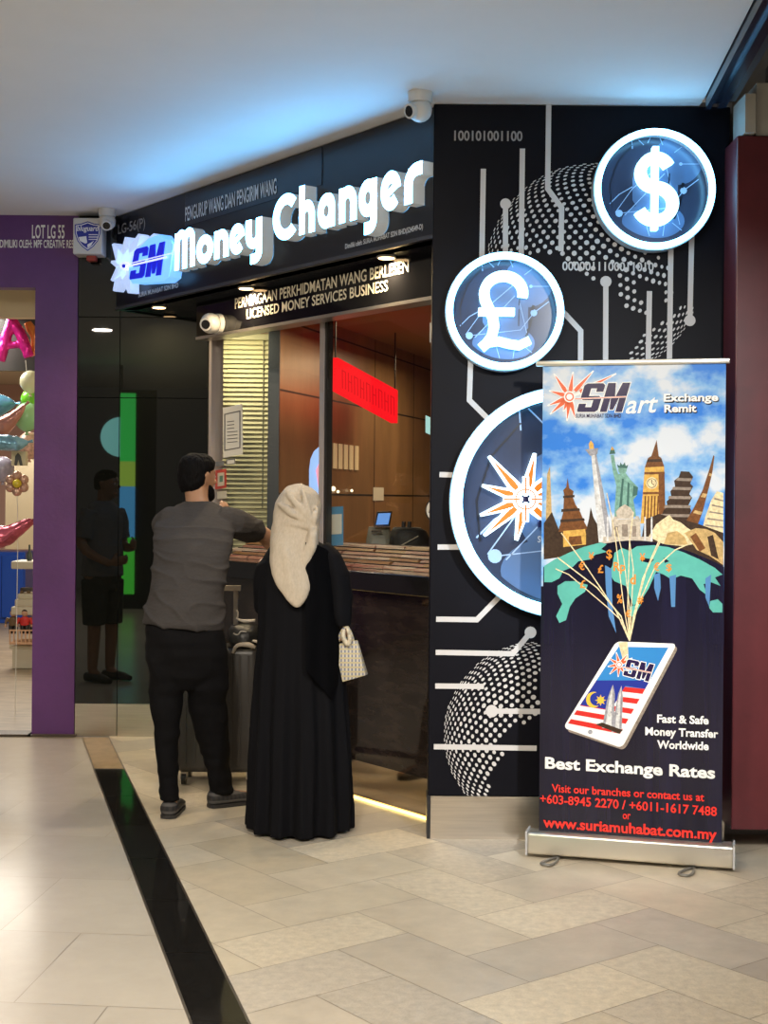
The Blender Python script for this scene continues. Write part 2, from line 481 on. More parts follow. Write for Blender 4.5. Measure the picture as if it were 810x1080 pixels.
# black circuit-print wall
black_panel = M('black_laminate', (0.0055, 0.0055, 0.009), 0.42, noise=(2, 0.2), spec=.1)
print_white = M('panel_print_white', (0.62, 0.60, 0.60), 0.5)
print_grey = M('panel_print_grey', (0.32, 0.31, 0.32), 0.5)
steel = M('brushed_steel', (0.62, 0.56, 0.48), 0.28, metal=1.0, noise=(3, 0.1), stretch=(1, 1, 30))
PX0, PX1 = 0.205, 1.512
b = NB(); fbox(b, PAN, PX0, PX1, 0.19, 3.236, -.12, 0); bevel(b, .003, 1)
pan = struct('wall_panel', b, black_panel)
b = NB(); fbox(b, PAN, PX0 + .012, PX1, 0.0, 0.188, -.12, .004); struct('kick_plate', b, steel, pan)
b = NB(); fbox(b, PAN, PX0 - .004, PX0 + .011, 0.0, 0.19, -.12, .004); struct('edge_strip', b, blackm, pan)
b = NB()
W6 = 5.6
for pts, dots in (
    ([(509.8, 178), (508.2, 275)], []), ([(533.2, 215), (533, 275)], [(533.2, 215, 5.8)]), ([(551, 156.7), (549.6, 275)], []),
    ([(578.8, 105), (577.6, 199), (592.4, 219), (591.6, 265)], []), ([(594, 329), (612.5, 349), (612.3, 384)], []),
    ([(639, 297), (638.7, 384)], [(639, 297, 6)]), ([(685, 307), (683.6, 384)], []), ([(707.6, 258), (706, 384)], []),
    ([(729.6, 246), (727.6, 337)], [(727.6, 338, 6)]), ([(496.4, 380), (495, 422), (515, 442)], []),
    ([(463.5, 500.5), (480, 501)], []), ([(461.5, 577), (484, 577)], []), ([(460, 653), (503, 653.6), (527, 629)], []),
    ([(459.5, 688), (541, 689.5), (559.5, 667)], [(559.5, 667, 6.2)]), ([(459, 723.5), (510.5, 724)], []),
    ([(518.7, 750), (640, 751)], [(518.7, 750, 6.6)]), ([(457.5, 787.5), (566, 789.2)], [])):
    stroke_px(b, PAN, pts, W6, .0016)
    for dx, dy, dr in dots: disc_px(b, PAN, dx, dy, dr, .0019)
struct('circuit_lines', b, print_white, pan)
b = NB(); text_into(b, PAN, '100101001100', (479, 148), (551, 148.6), 10, .0016, .022); struct('lettering', b, print_grey, pan)
b = NB(); text_into(b, PAN, '0000011100011010', (593, 285), (689.5, 286), 9, .0016, .018); struct('lettering', b, print_white, pan)
def inside(p, pg):
    r = False; j = len(pg) - 1
    for i in range(len(pg)):
        if (pg[i][1] > p[1]) != (pg[j][1] > p[1]) and p[0] < (pg[j][0] - pg[i][0]) * (p[1] - pg[i][1]) / (pg[j][1] - pg[i][1]) + pg[i][0]: r = not r
        j = i
    return r
def dot_globe(bm, c, rad, tilt, spin, polys, rdot, step, off):
    n = int(180 / step)
    rr = random.Random(5)
    for i in range(1, n):
        la = R(-90 + i * step)
        m = max(3, int(round(360 / step * math.cos(la))))
        for k in range(m):
            lo = 2 * math.pi * k / m
            p = V((math.cos(la) * math.cos(lo), math.cos(la) * math.sin(lo), math.sin(la)))
            p = Matrix.Rotation(tilt, 3, 'Y') @ (Matrix.Rotation(spin, 3, 'X') @ p)
            if p.y > -.06: continue
            x, y = c[0] + rad * p.x, c[1] - rad * p.z
            if not any(inside((x, y), g_) for g_ in polys): continue
            # foreshortened dot
            ra = V((p.x, -p.z)); l = ra.length or 1; ra = ra / l; rb = V((-ra.y, ra.x)); q = max(.22, -p.y)
            s = rdot * (0.75 + .25 * -p.y) * rr.uniform(.8, 1.1)
            ppoly(bm, PAN, [(x + (ra.x * math.cos(t) * q + rb.x * math.sin(t)) * s, y + (ra.y * math.cos(t) * q + rb.y * math.sin(t)) * s) for t in [2 * math.pi * j / 9 for j in range(9)]], off)
b = NB()
dot_globe(b, (626, 286), 114, R(35), R(25), [
    [(505, 280), (508, 240), (530, 205), (555, 178), (600, 165), (634, 168), (640, 215), (655, 256), (682, 264), (705, 290), (706, 305), (690, 300), (664, 300), (646, 286), (630, 272), (615, 268), (606, 272), (600, 282), (590, 276), (582, 268), (560, 272), (535, 275)],
    [(662, 374), (682, 350), (708, 332), (728, 312), (732, 330), (724, 352), (706, 372), (690, 384), (664, 384)],
    [(600, 262), (622, 262), (634, 296), (622, 300), (606, 282)], [(652, 296), (668, 302), (684, 330), (668, 334), (655, 316)], [(690, 268), (706, 280), (712, 310), (702, 318), (694, 300)]], 2.7, 4.3, .0010)
dot_globe(b, (566, 775), 98, R(-40), R(-20), [
    [(560, 662), (512, 690), (484, 722), (464, 760), (464, 800), (480, 840), (520, 838), (513, 822), (521, 806), (530, 795), (528, 782), (536, 772), (548, 764), (566, 758), (572, 690)],
    ], 2.7, 4.5, .0010)
struct('dot_globes', b, print_white, pan)

# ================================================================== LEFT: PARTY SHOP FRONT AND BLACK GLASS
purple = M('purple_wall', (0.105, 0.032, 0.155), 0.42, noise=(2.5, 0.15), bump=(40, 0.05))
b = NB()
fbox(b, LEF, -2.182, -1.918, 0.012, 2.79, -.12, 0); fbox(b, LEF, -9, -1.918, 2.79, ZC, -.12, 0)
fbox(b, LEF, -9, -6.2, 0.012, 2.79, -.12, 0)
pw = struct('wall_left', b, purple)
sign_white = M('sign_white', (0.85, 0.84, 0.84), 0.5)
b = NB(); text_into(b, LEF, 'LOT LG 55', (33.7, 251), (68, 251.2), 13.5, .003, .018); text_into(b, LEF, 'DIMILIKI OLEH: MPF CREATIVE RESOURCES', (0, 261), (97, 261.5), 8, .003, .016)
struct('lettering', b, sign_white, pw)
b = NB(); fbox(b, LEF, -2.20, -1.90, 0, 0.012, -.12, .03); fbox(b, LEF, -6.2, -2.18, 0, 0.012, -.12, .03); struct('threshold', b, M('threshold_stone', (0.08, 0.06, 0.045), .4), pw)
# black back-painted glass cladding with a steel kick plate, in separate panes
gloss_black = M('black_glass', (0.0045, 0.005, 0.0042), 0.015, spec=0.75)
t_a, t_b, t_c = -1.915, LEF.hit(124.6, 600)[0], LEF.hit(221.5, 560)[0] - .02
z_seam = 1.5 + 103 / 1450 * 8.56
z_seam2 = 1.5 + 188 / 1450 * 8.56
b = NB()
k = .0025
for t0, t1 in ((t_a, t_b), (t_b, t_c)):
    fbox(b, LEF, t0 + k, t1 - k, 0.205, z_seam - k, -.02, 0)
    fbox(b, LEF, t0 + k, t1 - k, z_seam + k, z_seam2 - k, -.02, 0)
    fbox(b, LEF, t0 + k, t1 - k, z_seam2 + k, ZC, -.02, 0)
gw = struct('wall_back', b, gloss_black)
b = NB(); fbox(b, LEF, t_a, t_c, 0.0, ZC, -.10, -.022); struct('backing', b, M('black_backing', (0.004, 0.004, 0.004), .7), gw)
b = NB(); fbox(b, LEF, t_a + k, t_b - k, 0.0, 0.203, -.02, .002); fbox(b, LEF, t_b + k, t_c - k, 0.0, 0.203, -.02, .002); struct('kick_plate', b, steel, gw)

# ================================================================== KIOSK SHELL
HD, GL, BD = -0.16, -0.30, -0.20     # header board, glass, counter body (behind the fascia face)
ZS, ZH = 2.652, 2.435                # soffit, header underside
soff = M('soffit_black', (0.012, 0.012, 0.014), 0.25)
b = NB(); poly3(b, [FAS.pt(FAS_L + .05, ZS, -.02), FAS.pt(-.0, ZS, -.02), FAS.pt(.0, ZS, -.6), FAS.pt(FAS_L + .3, ZS, -.6)], 0, V((0, 0, .03)))
struct('ceiling_soffit', b, soff)
hdr = M('header_glass', (0.006, 0.006, 0.007), 0.06)
b = NB(); fbox(b, FAS, -2.42, -0.055, ZH, ZS, HD - .10, HD)
hb = struct('trim_header', b, hdr)
gold_print = M('header_lettering', (0.85, 0.76, 0.58), 0.4)
b = NB(); text_into(b, FAS, 'PERNIAGAAN PERKHIDMATAN WANG BERLESEN', (247.7, 325.5), (431, 286.5), 11.5, HD + .002, .017)
text_into(b, FAS, 'LICENSED MONEY SERVICES BUSINESS', (260, 336.5), (409, 306.5), 10.5, HD + .002, .017)
struct('lettering', b, gold_print, hb)
b = NB(); fbox(b, FAS, -2.42, -0.055, ZH - .018, ZH - .001, HD - .1, HD + .006); struct('edge_strip', b, M('alu', (0.5, 0.46, 0.42), .35, metal=.9), hb)
# dark jamb returning from the glass to the black wall
b = NB(); hexa(b, [(-1.095, 8.58, 0), (-1.075, 8.58, 0), FAS.pt(-2.445, 0, GL - .02), FAS.pt(-2.475, 0, GL - .02), (-1.095, 8.58, ZC), (-1.075, 8.58, ZC), FAS.pt(-2.445, ZC, GL - .02), FAS.pt(-2.475, ZC, GL - .02)]); struct('wall_jamb', b, gloss_black)
# glazing: one fixed pane each side of the mullion
alu = M('window_frame', (0.46, 0.41, 0.40), 0.28, metal=0.25)
darkfr = M('window_frame_dark', (0.02, 0.018, 0.016), 0.3)
tm = FAS.hit(341.5, 450, GL)[0]
ZK = 1.14
b = NB()
fbox(b, FAS, tm - .026, tm + .012, ZK, ZH, GL - .012, GL + .012)
fbox(b, FAS, -2.46, -2.43, ZK, ZH, GL - .05, GL + .03)
wf = struct('window_1', b, alu)
b = NB(); fbox(b, FAS, tm + .0125, tm + .036, ZK, ZH, GL - .03, GL + .006); fbox(b, FAS, -2.46, -.02, ZH, ZH + .05, GL - .05, GL + .02)
struct('window_post', b, darkfr, wf)
gls = glass_mat('window_glass', (0.93, 0.94, 0.90), 1.0)
for t0, t1 in ((-2.43, tm - .026), (tm + .036, -.0)):
    b = NB(); poly3(b, [FAS.pt(t0, ZK, GL), FAS.pt(t1, ZK, GL), FAS.pt(t1, ZH, GL), FAS.pt(t0, ZH, GL)]); struct('window_pane', b, gls, wf)
# counter: slab and stone body with a mirror kick
stone_dark = M('counter_stone', (0.028, 0.020, 0.016), 0.045, noise=(7, 0.5), stretch=(1, 1, 4))
slabm = M('counter_slab', (0.012, 0.011, 0.012), 0.10)
cnt = thing('service_counter', 'black service counter with glossy stone front below the kiosk window', 'counter', FAS.pt(-1.2, 0, BD))
b = NB(); fbox(b, FAS, -2.44, -.085, ZK - .095, ZK, -1.02, -.12); bevel(b, .004, 1); obj('countertop', b, slabm, cnt)
b = NB(); fbox(b, FAS, -2.44, -.085, 0.19, ZK - .095, -1.0, BD); obj('counter_front', b, stone_dark, cnt)
b = NB(); fbox(b, FAS, -2.44, -.085, 0.0, 0.19, -1.0, BD + .002); obj('kick_plate', b, M('mirror_steel', (0.62, 0.52, 0.38), .07, metal=1.0), cnt)
b = NB(); fbox(b, FAS, -2.44, -.085, 0.001, 0.012, BD + .003, BD + .012); obj('light_strip', b, M('warm_strip', (1, .8, .3), .4, emit=1.0, ecol=(4.0, 2.7, .8)), cnt)
# interior of the kiosk; its brown wall imitates a facade reflected in the glass
brownm = M('kiosk_brown', (0.27, 0.155, 0.075), 0.35, noise=(3, 0.28), stretch=(1, 1, .25))
seam = M('seam_black', (0.01, 0.008, 0.006), .6)
WI = Frame((-0.74, 8.80), (0.30, 0.954))
L_wi = 4.6
b = NB(); poly3(b, [WI.pt(0, 0, 0), WI.pt(L_wi, 0, 0), WI.pt(L_wi, ZS + .4, 0), WI.pt(0, ZS + .4, 0)], 0, -WI.n * .06)
wi = struct('wall_reflected', b, brownm)
b = NB()
for z in (1.52, 2.20, 2.66): fbox(b, WI, 0, L_wi, z - .006, z + .006, -.01, .002)
for t in (1.1, 2.2, 3.3): fbox(b, WI, t - .004, t + .004, 0, ZS + .4, -.01, .002)
struct('seams_reflected', b, seam, wi)
cream_wall = M('kiosk_cream', (0.42, 0.36, 0.26), 0.7)
b = NB(); box(b, (-1.5, 8.98, 0), (-.70, 9.04, ZS + .4)); struct('wall_interior_back', b, cream_wall)
b = NB(); poly3(b, [(-1.5, 8.6, ZS + .1), (.6, 6.3, ZS + .1), (1.5, 6.3, ZS + .1), (2.2, 13.6, ZS + .1), (-.6, 13.6, ZS + .1)], 0, V((0, 0, .04))); struct('ceiling_interior', b, M('kiosk_ceiling', (0.36, 0.22, 0.12), .7))
b = NB(); poly3(b, [(-1.4, 8.60, 0.0), (.3, 6.6, 0.0), (1.5, 6.2, 0.0), (2.2, 13.6, 0.0), (-.6, 13.6, 0.0)], 0, V((0, 0, -.04))); struct('floor_interior', b, M('kiosk_floor', (0.2, 0.14, 0.09), .5))
b = NB(); box(b, (1.40, 6.32, 0), (1.46, 13.6, ZS + .1)); struct('wall_interior_side', b, brownm)
b = NB(); box(b, (.4, 13.5, 0), (1.5, 13.56, ZS + .1)); struct('wall_interior_end', b, cream_wall)

# party shop shell
pinkw = M('shop_pink', (0.50, 0.30, 0.25), .6)
paleb = M('shop_cream', (0.62, 0.52, 0.36), .6)
b = NB(); box(b, (-7.2, 17.0, 0), (-2.0, 17.08, 2.95)); struct('wall_shop', b, [pinkw])
b = NB(); box(b, (-2.16, 8.7, 0), (-2.10, 17.0, 2.95)); struct('wall_shop_side', b, paleb)
b = NB(); box(b, (-7.2, 8.68, 2.86), (-2.1, 17.08, 2.92)); struct('ceiling_shop', b, paleb)
b = NB(); box(b, (-6.2, 9.05, 2.665), (-2.16, 9.13, 2.86)); struct('trim_shop_beam', b, paleb)
b = NB(); box(b, (-7.2, 8.56, -.05), (-2.1, 17.08, -.001)); struct('floor_shop', b, M('shop_floor', (0.30, 0.24, 0.17), .4, noise=(5, .3), stretch=(1, 4, 1)))
# ================================================================== LIT ROUND SIGNS ON THE BLACK WALL
ring_mat = M('ring_light', (0.55, 0.8, 1.0), .4, emit=1.0, ecol=(2.0, 6.4, 10.5))
sym_mat = M('symbol_light', (0.55, 0.8, 1.0), .4, emit=1.0, ecol=(1.2, 2.5, 3.3))
ring_side = M('ring_side', (0.42, 0.47, 0.52), .35)
disc_mat = M('sign_disc', (0.036, 0.042, 0.070), .22)
disc_lt = M('sign_disc_blue', (0.10, 0.155, 0.27), .25)
disc_line = M('sign_disc_lines', (0.38, 0.48, 0.66), .4)
disc_dk = M('sign_disc_dark', (0.006, 0.008, 0.014), .3)
def light_ring(root, cx, cy, r_px, wpx, depth, n=96):
    cz = PAN.P(cx, cy, depth); sc = cz.y / F
    c = V((cz.x, 0, cz.z)); ro = (r_px - 1.3) * sc; ri = (r_px - wpx) * sc
    y1, y0 = 6.06 - depth, 6.06 - .001
    def annulus(bm, r0, r1, ya, yb):
        rows = []
        for rr, yy in ((r0, ya), (r1, ya), (r1, yb), (r0, yb)):
            rows.append([bm.verts.new((c.x + rr * math.cos(2 * math.pi * k / n), yy, c.z + rr * math.sin(2 * math.pi * k / n))) for k in range(n)])
        for i in range(4):
            p, q = rows[i], rows[(i + 1) % 4]
            for k in range(n): bm.faces.new([p[k], p[(k + 1) % n], q[(k + 1) % n], q[k]])
    b = NB(); annulus(b, ri, ro, y1, y1 + .022); obj('light_ring', b, ring_mat, root, smooth=40)
    b = NB(); annulus(b, ri + .006, r_px * sc, y1 + .0225, y0); obj('ring_housing', b, ring_side, root, smooth=40)
    b = NB(); bmesh.ops.create_circle(b, cap_ends=True, segments=n, radius=ri + .005, matrix=Matrix.Translation((c.x, 6.06 - .012, c.z)) @ Matrix.Rotation(R(90), 4, 'X')); obj('disc', b, disc_mat, root)
    return c, sc
def disc_art(root, cx, cy, k, clip_r):
    """the printed swirls behind the symbol; k = radius scale against the small signs"""
    b = NB(); off = .0135
    def T(p): return (cx + p[0] * k, cy + p[1] * k)
    def clipd(pts): 
        out = []
        for x, y in pts:
            l = math.hypot(x - cx, y - cy); s = min(1, clip_r / max(l, 1e-6)); out.append((cx + (x - cx) * s, cy + (y - cy) * s))
        return out
    ppoly(b, PAN, clipd([T(p) for p in circ(22, -28, 26, 40)]), off, 0)
    ppoly(b, PAN, clipd([T(p) for p in circ(-4, 36, 33, 40, 19)]), off + .0004, 0)
    ppoly(b, PAN, clipd([T(p) for p in [(-26, -8), (-20, -24), (-4, -34), (14, -34), (22, -10), (22, 20), (10, 34), (-16, 30), (-26, 14)]]), off + .0008, 0)
    for pts, w in (([(-27, -54), (-26, -40)], .8), ([(-22, -52), (-14, -44)], .8), ([(-6, -54), (-10, -46)], .8), ([(2, -54), (6, -44)], .8), ([(-44, 27), (-26, 2), (12, -30)], .7), ([(-34, 30), (8, -14)], .7), ([(-40, 28), (14, 22), (28, 4)], .6), ([(28, 4), (44, -8)], .9), ([(26, -24), (44, -24)], .7), ([(10, -20), (24, 40)], .6), ([(18, -36), (26, -42)], .7), ([(-50, 18), (-40, 8), (-26, 0)], .9), ([(-12, 38), (-8, 52)], .6), ([(8, 38), (6, 52)], .6), ([(16, 38), (26, 46)], .6)):
        stroke_px(b, PAN, [T(p) for p in pts], w * max(k, 1), off + .0012, 1)
    for p, r in (((28, 4), 3.6), ((-40, 28), 3.8), ((25, -24), 1.8)): ppoly(b, PAN, [T(q) for q in circ(p[0], p[1], r, 14)], off + .0014, 1)
    for pts, w in (([(-48, 20), (-50, -2), (-42, -26), (-26, -44)], 1.0), ([(13, -14), (12.6, -4)], 1.2), ([(12.4, 0), (12, 18)], 1.0), ([(28, -4), (26, 1)], 3), ([(26, 10), (22, 24), (18, 34)], 2)):
        stroke_px(b, PAN, [T(p) for p in pts], w * max(k, 1), off + .0018, 2)
    obj('disc_print', b, [disc_lt, disc_line, disc_dk], root)
GRP = 'round lit signs on the black wall'
def symbol_text(root, ch, cx, cy, wpx, hpx, depth):
    tb = text_bm(ch, .02)
    xs = [v.co.x for v in tb.verts]; ys = [v.co.y for v in tb.verts]
    c = PAN.P(cx, cy, depth); sc = c.y / F
    x0, x1, y0, y1 = min(xs), max(xs), min(ys), max(ys)
    for v in tb.verts: v.co = V((c.x + ((v.co.x - x0) / (x1 - x0) - .5) * wpx * sc, 6.06 - depth, c.z + ((v.co.y - y0) / (y1 - y0) - .5) * hpx * sc))
    r = bmesh.ops.extrude_face_region(tb, geom=list(tb.faces))
    for e in r['geom']:
        if isinstance(e, bmesh.types.BMVert): e.co.y = 6.06 - .016
    return obj('symbol', tb, sym_mat, root)
def symbol_strokes(root, strokes, depth, w, polys=()):
    b = NB(); 
    for pts, ww in strokes: stroke_px(b, PAN, pts, ww, depth, 0, depth - .016)
    for pg in polys: ppoly(b, PAN, pg, depth, 0, depth - .016)
    bmesh.ops.remove_doubles(b, verts=b.verts, dist=1e-5)
    return obj('symbol', b, sym_mat, root)
def arc(cx, cy, rx, ry, a0, a1, n=20):
    return [(cx + rx * math.cos(R(a0 + (a1 - a0) * i / n)), cy - ry * math.sin(R(a0 + (a1 - a0) * i / n))) for i in range(n + 1)]
root = thing('round_sign', 'round lit sign with the dollar symbol, highest on the black circuit-print wall', 'sign', (0, 0, 0), GRP)
root.location = PAN.P(691.5, 198.5, 0)
light_ring(root, 691.5, 198.5, 64.5, 7.0, .095)
disc_art(root, 693, 197, 1.0, 54)
s_pts = arc(692, 181, 15.5, 15.5, 25, 270, 22)[:-1] + arc(692, 214, 18.5, 17.5, 90, -155, 24)
symbol_strokes(root, [(s_pts, 11.5), ([(692, 154), (691, 242)], 6.5)], .06, 1)
root = thing('round_sign', 'round lit sign with the pound symbol, left of and below the dollar sign', 'sign', PAN.P(533, 327.5, 0), GRP)
light_ring(root, 533, 327.5, 63, 7.8, .095)
disc_art(root, 535, 326, 1.0, 53)
sp = arc(531.5, 309, 20.5, 18.5, -12, 180, 20) + [(512, 316), (516, 325), (520, 334), (521.5, 344), (519, 354), (513, 362), (508, 366.5)]
symbol_strokes(root, [(sp, 10.5), ([(505, 328.3), (543, 328.6)], 8), ([(508, 366), (516, 361), (526, 359.5), (538, 362.5), (548, 364), (559, 358.5)], 9)], .06, 1)
root = thing('round_sign', 'largest round lit sign, orange and white starburst inside, half behind the roll-up banner', 'sign', PAN.P(597, 530, 0), GRP)
light_ring(root, 597, 530, 122.5, 13.2, .11)
disc_art(root, 600, 532, 1.95, 104)
orange = M('starburst_orange', (0.30, 0.07, 0.004), .6, emit=1.0, ecol=(0.75, 0.23, 0.015))
starw = M('starburst_white', (0.8, 0.9, 1.0), .4, emit=1.0, ecol=(1.6, 2.2, 2.6))
navy = M('logo_navy', (0.012, 0.016, 0.10), .35)
SC = (554.5, 526.5)
b = NB()
star_rays(b, PAN, SC, [(516, 481), (509, 512), (507, 543.5), (511, 565), (545, 570), (564.5, 478), (592, 492), (612, 512), (610, 540), (590, 562)], 6.6, .07, 0, 1, .0725, .05, .5)
ppoly(b, PAN, circ(*SC, 14, 30), .074, 0, .05)
for a in (0, 90, 180, 270):
    ca, sa = math.cos(R(a)), math.sin(R(a))
    stroke_px(b, PAN, [(SC[0] + ca * 8, SC[1] + sa * 8), (SC[0] + ca * 24, SC[1] + sa * 24)], 7, .0742, 0)
    stroke_px(b, PAN, [(SC[0] + ca * 6, SC[1] + sa * 6), (SC[0] + ca * 23, SC[1] + sa * 23)], 1.6, .0752, 1)
stroke_px(b, PAN, circ(*SC, 10.5, 28), 1.4, .0755, 1, closed=True)
for a in (45, 135, 225, 315):
    ca, sa = math.cos(R(a)), math.sin(R(a))
    stroke_px(b, PAN, [SC, (SC[0] + ca * 5.5, SC[1] + sa * 5.5)], 2.2, .076, 2)
ppoly(b, PAN, circ(*SC, 3.2, 12), .0762, 2)
obj('starburst', b, [starw, orange, navy], root)
q = quadmap([(588, 505), (672, 505), (664, 556), (566, 556)])
b = NB(); ppoly(b, PAN, [q(u, v) for u, v in S_POLY], .07, 0, .05); ppoly(b, PAN, [q(u, v) for u, v in M_POLY], .07, 0, .05)
text_into(b, PAN, 'SURIA MUHABAT SDN BHD', (567, 572), (662, 572), 6.5, .016, .01, mi=1)
obj('logo_letters', b, [navy, print_white], root)

# ================================================================== SHOP SIGN (slanted fascia)
fas_mat = M('fascia_black', (0.008, 0.009, 0.015), 0.28, noise=(1.5, .2))
shop = thing('shop_sign', 'long black fascia sign reading Money Changer in lit white letters', 'sign', FAS.pt(-1.5, ZS, 0))
b = NB(); fbox(b, FAS, FAS_L, -.005, ZS, ZC - .004, -.10, 0); bevel(b, .004, 1); obj('sign_board', b, fas_mat, shop)
b = NB(); fbox(b, FAS, FAS_L, -.005, ZS + .001, ZS + .018, 0, .006); obj('edge_trim', b, M('fascia_edge', (0.05, 0.05, 0.06), .4), shop)
b = NB(); fbox(b, FAS, FAS.hit(196, 220)[0], FAS.hit(340, 180)[0], ZC - .20, ZC - .012, 0, .004); obj('patch_plate', b, M('fascia_patch', (0.016, 0.020, 0.034), .22), shop)
front = M('letter_face', (0.8, 0.9, 1.0), .4, emit=1.0, ecol=(2.6, 12.0, 23.0))
side = M('letter_side', (0.62, 0.62, 0.62), .4, emit=.12, ecol=(.8, .95, 1.0))
def arcp(cx, cy, r, a0, a1, n=18, ry=None):
    ry = ry or r
    return [(cx + r * math.cos(R(a0 + (a1 - a0) * i / n)), cy + ry * math.sin(R(a0 + (a1 - a0) * i / n))) for i in range(n + 1)]
SW = .34
LET = {
 'M': [[(.17, 0), (.20, 1.43)], [(.19, .6)] + arcp(.50, 1.10, .27, 180, 0, 14, .25) + [(.78, 0)], [(.78, .6)] + arcp(1.08, 1.10, .27, 180, 0, 14, .25) + [(1.37, 0)]],
 'o': ['ring', (.53, .5, .36, .36)],
 'n': [[(.17, 0), (.17, 1.0)], [(.17, .45)] + arcp(.48, .53, .32, 180, 0, 16, .32) + [(.80, 0)]],
 'e': [arcp(.53, .5, .36, 5, 318, 26), [(.36, .42), (.84, .62)]],
 'y': [[(.17, 1.0), (.17, .52)] + arcp(.48, .48, .31, 180, 360, 16, .31), [(.79, 1.0), (.79, -.10)] + arcp(.51, -.14, .28, 0, -90, 8, .20) + [(.30, -.34)]],
 'C': [arcp(.66, .72, .52, 42, 318, 28, .56)],
 'h': [[(.17, 0), (.17, 1.5)], [(.17, .45)] + arcp(.48, .53, .32, 180, 0, 16, .32) + [(.80, 0)]],
 'a': [arcp(.50, .5, .33, 0, 360, 26, .35), [(.83, 0), (.83, .60)] + arcp(.55, .62, .28, 0, 75, 8, .24)],
 'g': [arcp(.50, .5, .33, 0, 360, 26, .35), [(.82, 1.0), (.82, -.10)] + arcp(.54, -.14, .28, 0, -90, 8, .20) + [(.32, -.34)]],
 'r': [[(.17, 0), (.17, .55)] + arcp(.56, .50, .39, 180, 92, 12, .36) + [(.74, .86)]],
}
LOFF = .072
def letter(ch, xl, xr, base_l, base_r, xh):
    """pixel extents of the letter's face, baseline pixel y at both ends, x-height in pixels"""
    data = LET[ch]; strokes = []
    if data[0] == 'ring':
        cx, cy, rx, ry = data[1]; strokes.append((arcp(cx, cy, rx, 0, 360, 30, ry)[:-1], True))
    else:
        for p in data:
            closed = abs(p[0][0] - p[-1][0]) < 1e-6 and abs(p[0][1] - p[-1][1]) < 1e-6
            strokes.append((p[:-1] if closed else p, closed))
    ext = []
    for p, c in strokes:
        L, Rr = ribbon(p, SW if not (ch == 'e' and len(p) == 2) else .2, c); ext += [q.x for q in L + Rr]
    x0, x1 = min(ext), max(ext)
    t0, zb0 = FAS.hit(xl, base_l, LOFF); t1, zb1 = FAS.hit(xr, base_r, LOFF)
    my = FAS.P((xl + xr) / 2, (base_l + base_r) / 2, LOFF).y
    h = xh * my / F
    zb = (zb0 + zb1) / 2
    b = NB(); top = NB()
    for si, (p, c) in enumerate(strokes):
        L, Rr = ribbon(p, SW if not (ch == 'e' and len(p) == 2) else .2, c)
        n = len(L)
        def P3(q, o): return FAS.pt(t0 + (t1 - t0) * (q.x - x0) / (x1 - x0), zb + q.y * h, o)
        oo = LOFF + si * .0006
        for i in range(n if c else n - 1):
            j = (i + 1) % n
            v = [P3(q, oo) for q in (L[i], L[j], Rr[j], Rr[i])]
            w_ = [P3(q, .002) for q in (L[i], L[j], Rr[j], Rr[i])]
            vv = [b.verts.new(q) for q in v]; ww = [b.verts.new(q) for q in w_]
            b.faces.new(vv).material_index = 0
            for a_, c_ in ((0, 1), (2, 3)): b.faces.new([vv[a_], ww[a_], ww[c_], vv[c_]]).material_index = 1
            if not c and i == 0: b.faces.new([vv[0], vv[3], ww[3], ww[0]]).material_index = 1
            if not c and i == n - 2: b.faces.new([vv[1], vv[2], ww[2], ww[1]]).material_index = 1
    bmesh.ops.remove_doubles(b, verts=b.verts, dist=1e-5)
    obj('channel_letter', b, [front, side], shop)
# baseline y runs (190, 284.5) -> (434, 214); x-height 31 px at the left, 42 px at the right
def bl(x): return 284.5 + (x - 190) * (214.5 - 284.5) / (434 - 190)
def xhp(x): return .97 * (29.5 + (x - 216) * (40 - 29.5) / (400 - 216))
for ch, xl, xr in (('M', 184, 205.5), ('o', 207, 224.5), ('n', 225.8, 241), ('e', 242, 258), ('y', 259, 276.2), ('C', 287.7, 312), ('h', 315.2, 331.8), ('a', 335, 353), ('n', 357.2, 376), ('g', 378.2, 397.5), ('e', 401.5, 422.5), ('r', 426.4, 445)):
    m_ = (xl + xr) / 2
    letter(ch, xl, xr, bl(m_), bl(m_), xhp(m_))
# SM logo box on the fascia
lblue = M('logo_light_blue', (0.35, 0.55, 0.9), .35, emit=1.0, ecol=(0.16, 0.50, 1.05))
lblue2 = M('logo_pale', (0.6, 0.7, 0.95), .35, emit=.75, ecol=(0.45, 0.62, 1.0))
lnavy = M('logo_blue', (0.02, 0.02, 0.5), .3, emit=1.0, ecol=(0.006, 0.012, 0.50))
lwhite = M('logo_white', (0.9, 0.9, 1), .35, emit=.8, ecol=(0.75, 0.85, 1.1))
b = NB()
lc = (130.5, 280.5)
star_rays(b, FAS, lc, [(119, 257), (133, 250), (147, 247), (163, 247), (117, 276), (117.5, 296), (120, 307), (136, 309), (124, 263)], 5.6, .07, 1, 0, .07, .06, 0)
ppoly(b, FAS, [(146, 262), (156, 252), (168, 247), (172, 252), (180, 253), (183, 258), (178, 292), (172, 297), (140, 299), (136, 294), (136, 282)], .085, 0, .08)
obj('logo_box', b, [lblue, lblue2], shop)
q = quadmap([(142, 263), (173.5, 254.5), (169, 290), (136, 295)])
b = NB(); ppoly(b, FAS, [q(u, v) for u, v in S_POLY], .091, 0, .006); ppoly(b, FAS, [q(u, v) for u, v in M_POLY], .091, 0, .006)
stroke_px(b, FAS, [(132, 281.5), (176, 271)], 2.0, .0925, 1); stroke_px(b, FAS, [(132, 279), (181, 267)], 1.0, .0926, 1)
ppoly(b, FAS, circ(*lc, 4.2, 20), .0925, 1, .02); ppoly(b, FAS, circ(*lc, 2.0, 14), .0935, 0)
obj('logo_letters', b, [lnavy, lwhite], shop)
